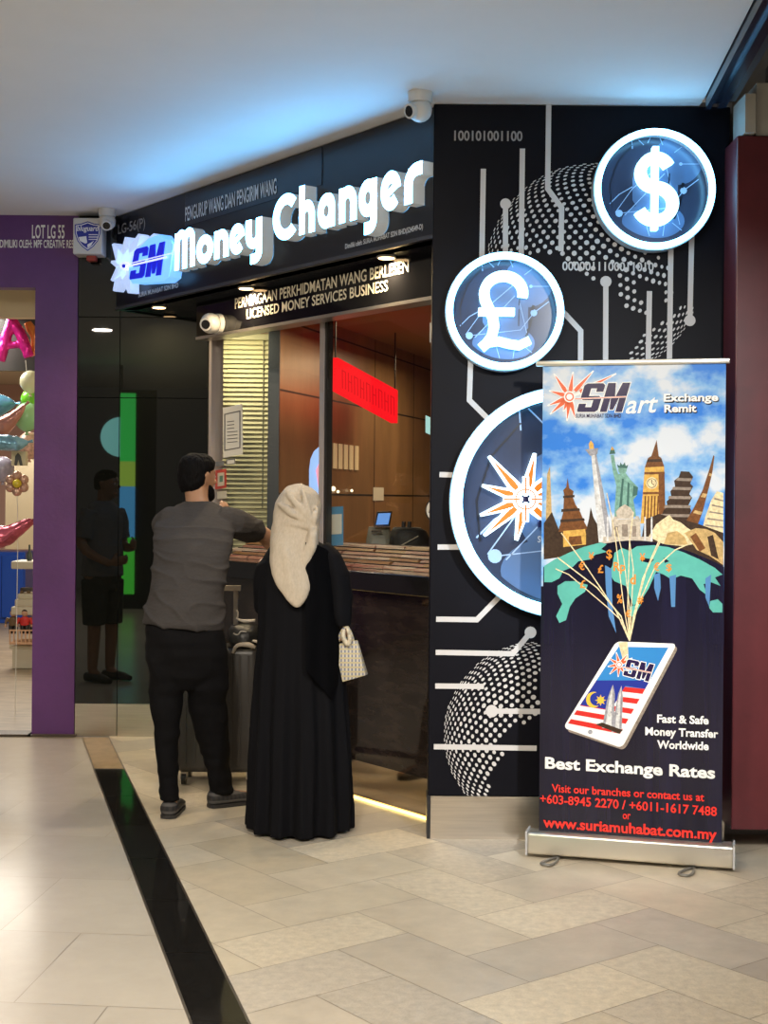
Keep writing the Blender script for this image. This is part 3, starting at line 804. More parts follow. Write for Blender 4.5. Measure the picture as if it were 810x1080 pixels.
b = NB(); text_into(b, FAS, 'LG-56(P)', (124.5, 247), (153, 239.5), 10, .003, 0.006); obj('lettering', b, M('dim_lettering', (0.34, 0.34, 0.35), .5), shop)
b = NB(); text_into(b, FAS, 'PENGURUP WANG DAN PENGIRIM WANG', (195.3, 233.3), (291.5, 203.8), 15, .0075, .014); obj('lettering', b, M('grey_lettering', (0.60, 0.62, 0.66), .5), shop)
b = NB(); text_into(b, FAS, 'Dimiliki oleh: SURIA MUHABAT SDN BHD(524549-D)', (364, 262.5), (446, 241.3), 5.2, .003, .02); obj('lettering', b, M('grey_lettering'	, (0.42, 0.44, 0.47)), shop)
b = NB(); text_into(b, FAS, 'SURIA MUHABAT SDN BHD', (146, 313.5), (188, 303), 4.8, .012, .012); obj('lettering', b, M('grey_lettering', (0.42, 0.44, 0.47)), shop)
# soffit downlights
lamp_face = M('downlight_face', (1, .85, .6), .4, emit=1.0, ecol=(9, 5.6, 2.6))
for lab, px, py in (('small warm round downlight in the fascia soffit, by the dome camera', 197.6, 326), ('small warm round downlight in the fascia soffit, above the word PERNIAGAAN', 262, 303), ('small warm round downlight in the fascia soffit, above the word BERLESEN', 400, 269)):
    d_ = ray(px, py); k = (ZS - 1.5) / d_.z; p = EYE + d_ * k
    # keep the fitting behind the fascia and in front of the header
    t = (p - FAS.o).dot(FAS.t); p = FAS.pt(t, ZS, -.115)
    dl = thing('downlight', lab, 'light', p, 'soffit downlights')
    b = NB(); cyl(b, p + V((0, 0, -.010)), p + V((0, 0, -.0005)), .046, 24); obj('trim_ring', b, M('downlight_ring', (.5, .48, .45), .4), dl, smooth=40)
    b = NB(); cyl(b, p + V((0, 0, -.0125)), p + V((0, 0, -.0102)), .038, 24); obj('lamp_face', b, lamp_face, dl, smooth=40)
    area('downlight_lamp', p + V((0, 0, -.016)), .06, 10.0, (1, .76, .45), spread=150)

# ================================================================== CAMERAS AND ALARM BOX
white_pl = M('white_plastic', (0.62, 0.60, 0.57), .35)
black_gl = M('camera_lens', (0.01, 0.01, 0.012), .1)
def dome_cam(label, c, r, look, up, grp='white security cameras'):
    look = V(look).normalized(); up = V(up)
    d_ = thing('security_camera', label, 'camera', c, grp)
    b = NB(); cyl(b, c + up * r * 1.35, c + up * r * .55, r * 1.0, 24, r * .92); obj('mount', b, white_pl, d_, smooth=40)
    b = NB(); ball(b, c, r * .95); cyl(b, c, c + look * r * 1.15, r * .62, 20, r * .58); obj('housing', b, white_pl, d_, smooth=40)
    b = NB(); cyl(b, c + look * r * 1.1, c + look * r * 1.18, r * .42, 18); obj('lens', b, black_gl, d_, smooth=40)
dome_cam('white dome security camera under the ceiling where the fascia meets the circuit-print wall', V((W(443, 117, 5.90).x, 5.90, 3.165)), .055, (-.75, -.6, -.25), (0, 0, 1))
dome_cam('white security camera under the ceiling beside the blue shield alarm box', V((W(113, 237, 8.36).x, 8.36, 3.165)), .055, (.1, -.8, -.55), (0, 0, 1))
pc = FAS.P(222, 341, HD + .06)
dome_cam('white security camera with black eye, below the left end of the fascia', pc, .062, (-.25, -.9, -.2), (FAS.n * -1))
ab = thing('alarm_box', 'white alarm box with a blue shield on the purple wall', 'alarm box', LEF.P(96, 268, 0))
t0, z1 = LEF.hit(77, 229.5, .14); t1, z0 = LEF.hit(107.5, 268, .14)
b = NB(); fbox(b, LEF, t0, t1, z0, z1, .002, .14); bevel(b, .008); obj('case', b, white_pl, ab)
sh_blue = M('shield_blue', (0.02, 0.03, 0.30), .35)
b = NB()
def shield(s, off, mi):
    c = (92.5, 248.5); pts = [(-14, -12), (-7, -13), (0, -15.5), (7, -13), (14, -12), (14, -3), (11, 6), (6, 12), (0, 16.5), (-6, 12), (-11, 6), (-14, -3)]
    ppoly(b, LEF, [(c[0] + x * s, c[1] + y * s) for x, y in pts], off, mi)
shield(.98, .1415, 0); shield(.90, .142, 1); shield(.84, .1425, 0)
ppoly(b, LEF, [(83, 250), (91, 249), (92, 256), (90, 257), (84, 254)], .143, 1)
ppoly(b, LEF, [(92, 258), (99, 254), (96, 259), (92.5, 262)], .143, 1)
for yy in (247.5, 250, 252.5): stroke_px(b, LEF, [(93.5, yy), (103, yy)], .9, .143, 1)
text_into(b, LEF, 'bluguard', (80.8, 243.5), (104.4, 243.5), 5.5, .1435, .016, .25, mi=1)
obj('shield_emblem', b, [sh_blue, sign_white], ab)
b = NB(); t0, z1 = LEF.hit(91, 269.5, .09); t1, z0 = LEF.hit(101, 275, .09); fbox(b, LEF, t0, t1, z0, z1 + .004, .03, .09); bevel(b, .006); obj('strobe', b, M('strobe_red', (.30, .03, .02), .3), ab)
# ================================================================== PEOPLE
skin = M('skin_light_brown', (0.36, 0.19, 0.11), .5, noise=(20, .06))
hair_m = M('hair_black', (0.006, 0.0055, 0.006), .7, spec=.06, bump=(90, .5), stretch=(1, 1, .25))
def fabric(name, col, wr=(9, .5), stretch=(1, 1, 3.0), rough=.85):
    return M(name, col, rough, noise=(60, .10), bump=wr, stretch=stretch, spec=.1)
grey_tee = fabric('grey_tshirt', (0.052, 0.047, 0.046), (7, .55), (1, 1, 3.2))
black_cotton = fabric('black_trousers', (0.0055, 0.0052, 0.006), (6, .5), (1.5, 1.5, .8))
black_robe = fabric('black_robe', (0.0045, 0.0045, 0.006), (5, .4), (2, 2, .5))
beige_scarf = fabric('beige_scarf', (0.47, 0.40, 0.315), (8, .6), (2, 2, .8))
def checks(name, c0, c1, c2, sc):
    m = bpy.data.materials.new(name); m.use_nodes = True; nt = m.node_tree; bs = nt.nodes['Principled BSDF']
    tc = nt.nodes.new('ShaderNodeTexCoord'); sp = nt.nodes.new('ShaderNodeSeparateXYZ'); nt.links.new(tc.outputs['Object'], sp.inputs[0])
    def band(src, k, thr):
        a = nt.nodes.new('ShaderNodeMath'); a.operation = 'MULTIPLY'; a.inputs[1].default_value = k; nt.links.new(src, a.inputs[0])
        f = nt.nodes.new('ShaderNodeMath'); f.operation = 'FRACT'; nt.links.new(a.outputs[0], f.inputs[0])
        g_ = nt.nodes.new('ShaderNodeMath'); g_.operation = 'GREATER_THAN'; g_.inputs[1].default_value = thr; nt.links.new(f.outputs[0], g_.inputs[0]); return g_.outputs[0]
    add = nt.nodes.new('ShaderNodeMath'); nt.links.new(sp.outputs[0], add.inputs[0]); nt.links.new(sp.outputs[1], add.inputs[1])
    m1 = nt.nodes.new('ShaderNodeMix'); m1.data_type = 'RGBA'; m1.inputs[6].default_value = (*c0, 1); m1.inputs[7].default_value = (*c1, 1); nt.links.new(band(add.outputs[0], sc, .5), m1.inputs[0])
    m2 = nt.nodes.new('ShaderNodeMix'); m2.data_type = 'RGBA'; m2.inputs[7].default_value = (*c2, 1); nt.links.new(m1.outputs[2], m2.inputs[6]); nt.links.new(band(sp.outputs[2], sc * .8, .62), m2.inputs[0])
    nt.links.new(m2.outputs[2], bs.inputs['Base Color']); bs.inputs['Roughness'].default_value = .7
    return m
def hand_into(bm, wrist, d, side_v, palm_n, curl, s=1.0, spread=.0):
    """palm and five separate fingers; side_v points to the thumb side, palm_n out of the palm"""
    d = V(d).normalized(); side_v = V(side_v); side_v = (side_v - d * side_v.dot(d)).normalized(); palm_n = d.cross(side_v) * (1 if d.cross(side_v).dot(V(palm_n)) > 0 else -1)
    loft(bm, [(wrist - d * .03, side_v * .024 * s, palm_n * .019 * s), (wrist, side_v * .026 * s, palm_n * .018 * s), (wrist + d * .04 * s, side_v * .039 * s, palm_n * .016 * s), (wrist + d * .085 * s, side_v * .041 * s, palm_n * .013 * s), (wrist + d * .094 * s, side_v * .036 * s, palm_n * .009 * s)], 16)
    for i, (L, r) in enumerate(((.072, .0088), (.080, .009), (.074, .0086), (.058, .0076))):
        lat = (.031 - .0205 * i) * s
        p = wrist + d * .085 * s + side_v * lat
        pts = [p - d * .02]; a = 0
        dd = d.copy()
        pts.append(p.copy())
        for k, f in enumerate((.46, .30, .24)):
            a += curl * (.55, .9, .7)[k]
            dd = (d * math.cos(a) + palm_n * math.sin(a) + side_v * spread * (1.5 - i)).normalized()
            p = p + dd * L * f * s; pts.append(p.copy())
        tube(bm, pts, [r * s, r * s, r * .98 * s, r * .92 * s, r * .75 * s], 10)
    p = wrist + d * .022 * s + side_v * .022 * s
    q1 = p + (d * .55 + side_v * .75 + palm_n * .25).normalized() * .038 * s
    q2 = q1 + (d * .8 + side_v * .3 + palm_n * .5).normalized() * .030 * s
    q3 = q2 + (d * .85 + palm_n * .55).normalized() * .024 * s
    tube(bm, [p - side_v * .01, p, q1, q2, q3], [.012 * s, .0125 * s, .0105 * s, .0098 * s, .0075 * s], 10)
def head_into(bm, c, f, s=1.0):
    """skull, jaw, nose, brow, lips and ears; f is the facing direction"""
    f = V(f).normalized(); r = V((f.y, -f.x, 0)); u = V((0, 0, 1))
    def P(a, b_, c_): return c + (r * a + f * b_ + u * c_) * s
    loft(bm, [(P(0, .012, -.118), r * .020, f * .020), (P(0, .022, -.108), r * .040, f * .050), (P(0, .012, -.080), r * .056, f * .070), (P(0, .004, -.045), r * .066, f * .084), (P(0, -.002, 0), r * .074, f * .094), (P(0, -.004, .04), r * .076, f * .097), (P(0, -.006, .075), r * .066, f * .084), (P(0, -.006, .098), r * .047, f * .060), (P(0, -.006, .110), r * .020, f * .026)], 28)
    loft(bm, [(P(0, .090, .016), r * .008, f * .008), (P(0, .101, -.006), r * .011, f * .012), (P(0, .108, -.024), r * .016, f * .014), (P(0, .096, -.034), r * .013, f * .010)], 12)
    ball(bm, P(0, .082, .026), .050, .014, .010, Matrix((r, f, u)).transposed())
    for k in (-1, 1):
        ball(bm, P(.033 * k, .076, .003), .013, .012, .011)
        ball(bm, P(.040 * k, .070, -.022), .020, .016, .016)
        loft(bm, [(P(.072 * k, -.006, -.034), f * .008, r * .006), (P(.078 * k, -.010, -.012), f * .015, r * .006), (P(.082 * k, -.014, .012), f * .020, r * .006), (P(.080 * k, -.012, .028), f * .013, r * .005)], 12)
    ball(bm, P(0, .088, -.058), .024, .010, .006, Matrix((r, f, u)).transposed())
    ball(bm, P(0, .086, -.069), .021, .010, .007, Matrix((r, f, u)).transposed())
    ball(bm, P(0, .072, -.097), .024, .022, .018)
    return P
def eyes_into(root, P, s, f):
    for k in (-1, 1):
        w = NB(); ball(w, P(.033 * k, .0815, .004), .0095 * s, seg=12, rings=8)
        e = obj('eye', w, M('eye_white', (.6, .58, .55), .3), root, smooth=True)
        w = NB(); ball(w, P(.033 * k, .0872, .004), .005 * s, seg=10, rings=6)
        obj('iris', w, M('iris_dark', (.02, .012, .008), .2), e, smooth=True)
def hx(px0, px1, py, Y, dz=0):
    """centre and half-width vector of a horizontal slice seen between two pixels at depth Y"""
    a, c = W(px0, py, Y), W(px1, py, Y)
    m = (a + c) / 2; return m, V(((c.x - a.x) / 2, 0, 0))

# ---------------------------------------------------------------- man in the grey t-shirt
man = thing('person', 'man in grey t-shirt and black trousers leaning on the counter, seen from behind', 'person', (-0.88, 6.52, 0))
FD = V((.62, .78, 0)).normalized()
HC = W(208.5, 503.5, 6.95)
b = NB()
P = head_into(b, HC, FD)
neck0 = W(208, 540, 6.86); neck0.z -= .02
tube(b, [neck0, (neck0 + HC) / 2 + V((0, .0, -.03)), HC + V((-.01, -.015, -.04))], [.066, .058, .056], 18)
def slices(rows): 
    out = []
    for py, x0, x1, Y, dp in rows:
        m, hw = hx(x0, x1, py, Y); out.append((m, hw, V((0, dp, 0))))
    return out
TORSO = [(700, 158, 236, 6.46, .10), (668, 153, 238, 6.45, .125), (640, 156, 236, 6.48, .125), (612, 160, 239, 6.54, .115), (582, 164, 244, 6.64, .125), (560, 166, 245, 6.73, .125), (546, 174, 242, 6.80, .10), (537, 190, 230, 6.85, .07)]
def shrink(rows, k): return [(py, x0 + k, x1 - k, Y, dp - k * .004) for py, x0, x1, Y, dp in rows]
loft(b, slices(shrink(TORSO, 8)), 28)
shR, elR, wrR = W(246, 551, 6.83), W(279, 565, 7.10), W(294, 583, 7.28)
tube(b, [shR, (shR + elR) / 2, elR, elR.lerp(wrR, .35), wrR], [.058, .052, .043, .042, .029], 16, smooth_path=3)
hand_into(b, wrR + (wrR - elR).normalized() * .02, (.55, .62, -.12), (-.6, .5, .1), (0, 0, -1), .35)
shL, elL, wrL = W(176, 552, 6.83), W(186, 590, 7.15), W(229, 556, 7.06)
tube(b, [shL, (shL + elL) / 2, elL, elL.lerp(wrL, .35), wrL], [.056, .050, .043, .040, .028], 16, smooth_path=3)
hand_into(b, wrL, (.42, -.28, .75), (.3, .9, 0), (-.75, .2, .35), .8)
hipL, knL, anL = W(178, 672, 6.46), W(176, 752, 6.455), W(179.5, 846, 6.43)
hipR, knR, anR = W(216, 672, 6.48), W(221.5, 752, 6.55), W(234, 836, 6.655)
for h, k, a in ((hipL, knL, anL), (hipR, knR, anR)):
    tube(b, [h, h.lerp(k, .5), k, k.lerp(a, .4), a], [.078, .070, .052, .046, .033], 16, smooth_path=3)
footL = V((anL.x, 0, 0)); 
tube(b, [V((anL.x - .002, anL.y, .10)), V((anL.x, anL.y + .00, .05)), V((anL.x, anL.y + .10, .035)), V((anL.x, anL.y + .19, .025))], [.036, .036, .033, .022], 12)
TO = V((.86, .5, 0)).normalized()
fr_ = V((anR.x, anR.y, 0))
tube(b, [fr_ + V((0, 0, .10)), fr_ + V((0, 0, .05)), fr_ + TO * .10 + V((0, 0, .035)), fr_ + TO * .19 + V((0, 0, .025))], [.036, .036, .033, .022], 12)
obj('body', remesh(b, .0065, 4), skin, man, smooth=True)
eyes_into(man, P, 1.0, FD)
# short black hair with a beard
b = NB(); f = FD; r_ = V((f.y, -f.x, 0)); u_ = V((0, 0, 1))
loft(b, [(P(0, -.060, -.075), r_ * .046, f * .020), (P(0, -.050, -.050), r_ * .068, f * .052), (P(0, -.040, -.020), r_ * .079, f * .068), (P(0, -.030, .015), r_ * .083, f * .080), (P(0, -.012, .045), r_ * .087, f * .100), (P(0, -.004, .078), r_ * .082, f * .100), (P(0, -.004, .104), r_ * .064, f * .080), (P(0, -.004, .121), r_ * .034, f * .044)], 28)
hm = wrinkle(remesh(b, .006, 5), lambda q: .0035 * NZ.noise(V((q.x * 90, q.y * 90, q.z * 40))) + .003 * NZ.noise(q * 30)); obj('hair', hm, hair_m, man, smooth=True)
b = NB()
loft(b, [(P(0, .050, -.125), r_ * .030, f * .034), (P(0, .046, -.108), r_ * .052, f * .056), (P(0, .040, -.085), r_ * .062, f * .058), (P(0, .036, -.060), r_ * .068, f * .050), (P(0, .020, -.035), r_ * .072, f * .026)], 24)
obj('beard', remesh(b, .007, 3), hair_m, man, smooth=True)
# t-shirt
b = NB()
SH = [(661, 151, 237.5, 6.46, .144), (656, 150.5, 237.5, 6.46, .147), (640, 153, 236.5, 6.48, .140), (625, 156.5, 236, 6.51, .136), (612, 159, 238, 6.54, .132), (598, 161.5, 241, 6.59, .136), (582, 162, 244, 6.64, .142), (566, 162, 247, 6.71, .142), (552, 165, 249, 6.78, .125), (542, 173, 247, 6.83, .100), (534, 187, 236, 6.87, .074), (528.5, 195, 224, 6.88, .062)]
rows = slices(SH)
tilt = V((0, 0, -.018))
rows[0] = (rows[0][0], rows[0][1] + tilt, rows[0][2]); rows[1] = (rows[1][0], rows[1][1] + tilt, rows[1][2])
loft(b, rows, 36, lambda i, a: 1 + (.012 * math.sin(3 * a + i * 2.1) if 0 < i < 9 else 0))
tube(b, [W(236, 551, 6.82), shR, shR.lerp(elR, .42), shR.lerp(elR, .74)], [.085, .080, .074, .056], 18, smooth_path=3)
tube(b, [W(184, 553, 6.82), shL, shL.lerp(elL, .5), shL.lerp(elL, .9)], [.080, .074, .066, .060], 18, smooth_path=3)
def crease(v): return max(0.0, 1 - 3.2 * abs(NZ.noise(v))) ** 2
def tee_folds(q):
    back = max(0, min(1, (q.z - 1.20) / .12)); low = 1 - back
    v = .009 * crease(V((q.x * 2.2, q.y * 2, q.z * 15 + q.x * 1.5))) * back
    v += .012 * crease(V((q.x * 5 - q.z * 4, q.y * 3, q.z * 9 + q.x * 5))) * low
    return v + .007 * NZ.noise(V((q.x * 6 + 4, q.y * 6, q.z * 7))) - .002
obj('shirt', wrinkle(remesh(b, .007, 5), tee_folds), grey_tee, man, smooth=True)
# trousers
b = NB()
loft(b, slices([(726, 176, 220, 6.47, .07), (712, 160, 236, 6.47, .118), (690, 153.5, 238, 6.46, .138), (668, 153.5, 235.5, 6.455, .132), (645, 157, 232, 6.48, .12)]), 32)
def leg(rows): loft(b, [(hx(x0, x1, py, Y)[0], hx(x0, x1, py, Y)[1], V((0, (x1 - x0) / F * Y * .5 * 1.08, 0))) for py, x0, x1, Y in rows], 26)
leg([(690, 153.5, 199, 6.46), (725, 156, 195, 6.46), (750, 159, 191, 6.45), (780, 162.5, 189, 6.44), (810, 165, 189, 6.43), (843, 168, 189.5, 6.425)])
leg([(690, 195, 239.5, 6.48), (725, 197, 240, 6.50), (750, 201, 240.5, 6.55), (780, 209, 241.5, 6.60), (810, 215.5, 242.5, 6.63), (834, 221, 244, 6.655)])
obj('trousers', wrinkle(remesh(b, .007, 4), lambda q: 0.016 * NZ.noise(V((q.x * 8 + q.z * 3, q.y * 8, q.z * 7))) + .007 * NZ.noise(V((q.x * 6, q.y * 6, q.z * 26)))), black_cotton, man, smooth=True)
shoe_m = checks('checked_canvas', (0.008, 0.008, 0.010), (0.022, 0.018, 0.018), (0.07, 0.065, 0.065), 34)
sole_m = M('shoe_sole', (0.02, 0.018, 0.018), .6)
def shoe(c, d):
    d = V(d).normalized(); s = V((d.y, -d.x, 0)); u = V((0, 0, 1))
    b = NB()
    loft(b, [(c - d * .070 + u * .045, s * .020, u * .026), (c - d * .055 + u * .046, s * .038, u * .042), (c - d * .01 + u * .042, s * .043, u * .036), (c + d * .06 + u * .040, s * .043, u * .034), (c + d * .12 + u * .034, s * .046, u * .027), (c + d * .17 + u * .028, s * .040, u * .019), (c + d * .195 + u * .025, s * .022, u * .012)], 24)
    sh = obj('shoe', b, shoe_m, man, smooth=True)
    b = NB(); o_ = [( -.072, .014), (-.06, .036), (0, .042), (.06, .043), (.12, .046), (.17, .040), (.20, .016)]
    pts = [c + d * x + s * y for x, y in o_] + [c + d * x - s * y for x, y in reversed(o_)]
    poly3(b, [p + u * .002 for p in pts], 0, u * .016); obj('sole', b, sole_m, sh)
shoe(V((anL.x, anL.y + .015, 0)), (.04, 1, 0)); shoe(V((anR.x + .0, anR.y + .0, 0)), TO)

# ---------------------------------------------------------------- woman in black with a beige headscarf
woman = thing('person', 'woman in a long black robe and beige headscarf holding a small checked bag', 'person', (-0.38, 6.22, 0))
YW = 6.2
HW_ = W(313.5, 540, YW + .03); FW = V((.55, .84, 0)).normalized()
b = NB(); Pw = head_into(b, HW_, FW, .88)
tube(b, [W(314, 585, YW), W(313, 550, YW + .02)], [.058, .050], 16)
loft(b, slices([(720, 284, 350, YW, .11), (690, 288, 348, YW, .12), (655, 292, 346, YW, .10), (620, 290, 350, YW, .11), (595, 284, 352, YW, .10), (580, 294, 342, YW, .08)]), 26)
for x in (300, 334):
    tube(b, [W(x, 712, YW), W(x, 785, YW), W(x, 865, YW)], [.085, .058, .036], 14)
    tube(b, [W(x, 862, YW), V((W(x, 862, YW).x, YW + .08, .04)), V((W(x, 862, YW).x, YW + .18, .028))], [.035, .03, .02], 12)
wsR, weR, wwR = W(348, 588, YW), W(361, 628, YW - .02), W(364.5, 655, YW - .05)
tube(b, [wsR, wsR.lerp(weR, .5), weR, weR.lerp(wwR, .5), wwR], [.05, .045, .038, .034, .025], 14, smooth_path=3)
hand_into(b, W(364.5, 654.5, YW - .05), (.02, -.02, -1), (.1, .9, 0), (-1, 0, 0), 1.35, .80)
wsL, weL, wwL = W(284, 592, YW + .02), W(279, 640, YW + .10), W(300, 642, YW + .28)
tube(b, [wsL, wsL.lerp(weL, .5), weL, weL.lerp(wwL, .5), wwL], [.05, .045, .038, .034, .025], 14, smooth_path=3)
hand_into(b, wwL, (.5, .8, .0), (-.6, .5, .2), (0, 0, -1), .4, .85)
obj('body', remesh(b, .0065, 4), skin, woman, smooth=True)
eyes_into(woman, Pw, .88, FW)
# robe: pleated skirt and wide sleeves
b = NB()
rows = slices([(878, 257, 373.5, YW, .245), (872, 257, 373.5, YW, .245), (840, 258.5, 373, YW, .235), (800, 260.5, 371, YW, .215), (760, 263, 368.5, YW, .195), (720, 266, 365, YW, .175), (690, 269, 361, YW, .160), (660, 272, 357, YW, .148), (630, 273, 355, YW, .140), (605, 274, 354, YW, .135), (588, 277, 351, YW, .125), (576, 284, 344, YW, .105), (568, 296, 334, YW, .075)])
rows[0] = (V((rows[0][0].x, YW, .012)), rows[0][1], rows[0][2])
rows[1] = (V((rows[1][0].x, YW, .035)), rows[1][1], rows[1][2])
def pleat(i, a):
    k = (.11, .11, .10, .09, .075, .058, .040, .026, .016, .008, .004, 0, 0)[i]
    s = math.sin(13 * a + 1.0 + 1.2 * math.sin(2 * a))
    return 1 - k * .9 + k * (abs(s) ** .6 * (1 if s > 0 else -1) * .75 + math.sin(21 * a + 2) * .3)
sub = []
loft(b, rows, 132, pleat)
loft(b, [(W(334, 577, YW), V((.05, 0, .02)), V((0, .085, 0))), (W(346, 588, YW), V((.058, 0, .02)), V((0, .09, 0))), (W(355, 606, YW - .01), V((.060, 0, .01)), V((0, .088, 0))), (W(359, 628, YW - .02), V((.058, 0, 0)), V((0, .082, 0))), (W(360, 648, YW - .04), V((.048, 0, 0)), V((0, .070, 0))), (W(362, 660, YW - .05), V((.034, 0, 0)), V((0, .055, 0)))], 30, lambda i, a: 1 + .03 * math.sin(5 * a + i))
loft(b, [(W(294, 580, YW + .01), V((.05, 0, .02)), V((0, .085, 0))), (W(283, 592, YW + .01), V((.055, 0, .02)), V((0, .085, 0))), (W(278.5, 612, YW + .05), V((.048, 0, 0)), V((0, .080, 0))), (W(278, 636, YW + .10), V((.044, 0, 0)), V((0, .06, .05))), (W(287, 642, YW + .19), V((.03, .03, 0)), V((0, .0, .06))), (W(297, 642, YW + .26), V((.03, .03, 0)), V((0, .0, .05)))], 24)
obj('robe', wrinkle(remesh(b, .0065, 3), lambda q: .008 * NZ.noise(V((q.x * 16, q.y * 12, q.z * 3.5)))), black_robe, woman, smooth=True)
# outer cape over the right side of the back, with its slanted lower edge
b = NB()
cape = []
for k in range(15):
    u = k / 14
    col_ = []
    x_top = 322 + (352 - 322) * u; y_top = 572 + 14 * u * u
    x_bot = 322 + (356 - 322) * u; y_bot = 706 + 34 * min(1, u * 1.15) - (18 * max(0, u - .85) / .15)
    for j in range(11):
        v = j / 10
        x = x_top + (x_bot - x_top) * v + 3.5 * math.sin(v * 3.1) * u * 1.2
        y = y_top + (y_bot - y_top) * v
        bulge = .155 + .045 * v - .11 * u * u + .010 * math.sin(9 * u + 1) * v
        col_.append(W(x, y, YW - bulge))
    cape.append(col_)
g_ = [[b.verts.new(p) for p in c] for c in cape]
for a_, c_ in zip(g_, g_[1:]):
    for j in range(10): b.faces.new([a_[j], c_[j], c_[j + 1], a_[j + 1]])
r = bmesh.ops.solidify(b, geom=b.faces[:], thickness=.006)
obj('cape', b, black_robe, woman, smooth=60)
# headscarf
b = NB()
loft(b, slices([(640, 311, 316, YW - .185, .010), (632, 301, 322, YW - .180, .018), (620, 293, 327.5, YW - .165, .030), (606, 286.5, 332, YW - .13, .055), (592, 284, 332, YW - .09, .085), (576, 284.5, 335, YW - .045, .11), (560, 286, 336.5, YW - .01, .118), (545, 287.5, 338.5, YW + .02, .118), (532, 290, 339, YW + .035, .112), (521, 296, 335, YW + .035, .098), (513.5, 304, 327, YW + .03, .066), (510.5, 310, 319, YW + .03, .03)]), 40, lambda i, a: 1 + (.02 * math.sin(4 * a + i * .6) if 0 < i < 8 else 0))
kn = W(331.5, 557, YW - .105)
ball(b, kn, .020, .018, .028); 
for tgt, w_ in (((292, 531), .017), ((303, 519), .016), ((318, 516), .015), ((288, 552), .014), ((334, 535), .016)):
    p1 = W(*tgt, YW - .075)
    tube(b, [kn, kn.lerp(p1, .35) + V((0, -.022, .008)), kn.lerp(p1, .7) + V((0, -.012, .004)), p1 + V((0, .03, 0))], [.010, w_, w_, .006], 10, smooth_path=4)
for tgt, w_ in (((322, 600), .020), ((312, 625), .022), ((328, 585), .020)):
    p1 = W(*tgt, YW - .15)
    tube(b, [kn, kn.lerp(p1, .3) + V((0, -.022, 0)), kn.lerp(p1, .7) + V((0, -.012, 0)), p1], [.014, w_, w_ * .9, .008], 10, smooth_path=4)
obj('headscarf', wrinkle(remesh(b, .0065, 5), lambda q: .008 * NZ.noise(V((q.x * 22 + q.z * 4, q.y * 8, q.z * 5))) + .004 * NZ.noise(V((q.x * 10, q.y * 10, q.z * 22)))), beige_scarf, woman, smooth=True)
b = NB()
for x in (300, 334):
    c = W(x, 862, YW); loft(b, [(V((c.x, YW - .06, .028)), V((.036, 0, 0)), V((0, 0, .026))), (V((c.x, YW + .05, .03)), V((.042, 0, 0)), V((0, 0, .028))), (V((c.x, YW + .17, .02)), V((.036, 0, 0)), V((0, 0, .018)))], 16)
obj('shoes', b, sole_m, woman, smooth=50)
# checked bag in her right hand
bag = thing('handbag', 'small blue and cream checked bag hanging from the woman\'s right hand', 'bag', W(371, 717, 6.13))
bm_c = checks('bag_check', (0.58, 0.52, 0.42), (0.20, 0.21, 0.26), (0.50, 0.42, 0.24), 62)
b = NB(); YB = 6.125
q = [W(361, 719.5, YB), W(385.5, 712.5, YB), W(376, 675.5, YB), W(352.5, 680, YB)]
d = V((.012, .05, 0))
hexa(b, [q[0], q[1], q[1] + d, q[0] + d, q[3], q[2], q[2] + d * .5, q[3] + d * .5]); bevel(b, .004); obj('body', b, bm_c, bag, smooth=40)
b = NB(); tube(b, [W(356.5, 680, YB + .01), W(358.5, 670, YB), W(365, 661, YB - .005), W(370, 668, YB), W(372.5, 677, YB + .01)], [.007, .007, .0065, .007, .007], 10, smooth_path=5); obj('handle', b, bm_c, bag, smooth=True)
b = NB(); tube(b, [W(363, 664, YB - .01), W(362, 672, YB - .02), W(367, 680, YB - .02), W(369, 672, YB - .016), W(365, 659, YB - .006)], [.006, .012, .009, .011, .004], 8, smooth_path=4); obj('scarf_charm', b, M('charm_cloth', (.55, .48, .36), .8, noise=(60, .5)), bag, smooth=True)

# ---------------------------------------------------------------- suitcase and the bag on it
case_m = M('suitcase_shell', (0.040, 0.036, 0.033), .38)
case_tr = M('suitcase_trim', (0.36, 0.31, 0.25), .4)
sc = thing('suitcase', 'dark grey hard-shell suitcase with raised handle between the man and the woman', 'suitcase', (-1.06, 7.22, 0))
YS = 7.12
xl, xr = W(186, 700, YS).x, W(272, 700, YS).x
z0, z1 = .065, W(230, 683, YS).z
b = NB(); box(b, (xl, YS, z0), (xr, YS + .26, z1)); bevel(b, .035, 4)
obj('shell', b, case_m, sc, smooth=50)
b = NB()
n = 9
for i in range(1, n):
    x = xl + (xr - xl) * i / n; box(b, (x - .007, YS - .005, z0 + .04), (x + .007, YS + .002, z1 - .04)); 
obj('shell_ribs', b, case_m, sc)
b = NB(); xh = W(244, 650, YS).x; xh0 = xh - .19
for x in (xh, xh0): box(b, (x - .011, YS + .20, z1 - .02), (x + .011, YS + .22, W(244, 622, YS + .2).z))
zt = W(244, 622, YS + .2).z
box(b, (xh0 - .02, YS + .19, zt - .005), (xh + .025, YS + .225, zt + .022)); obj('telescopic_handle', b, case_tr, sc)
b = NB(); tube(b, [W(246, 689, YS - .01), W(250, 681, YS - .015), W(262, 680, YS - .02), W(269, 683, YS - .015)], [.008, .010, .014, .009], 10, smooth_path=4); obj('carry_handle', b, case_tr, sc, smooth=True)
for x in (xl + .04, xr - .04):
    for y in (YS + .035, YS + .225):
        b = NB(); cyl(b, V((x - .012, y, .030)), V((x + .012, y, .030)), .030, 18); w_ = obj('wheel', b, M('wheel_black', (.02, .02, .02), .5), sc, smooth=40)
        b = NB(); box(b, (x - .018, y - .012, .03), (x + .018, y + .012, .07)); obj('wheel_fork', b, case_tr, w_)
tb = thing('shoulder_bag', 'black shoulder bag with pale strap edges lying on top of the suitcase', 'bag', (W(258, 682, YS + .1).x, YS + .1, z1))
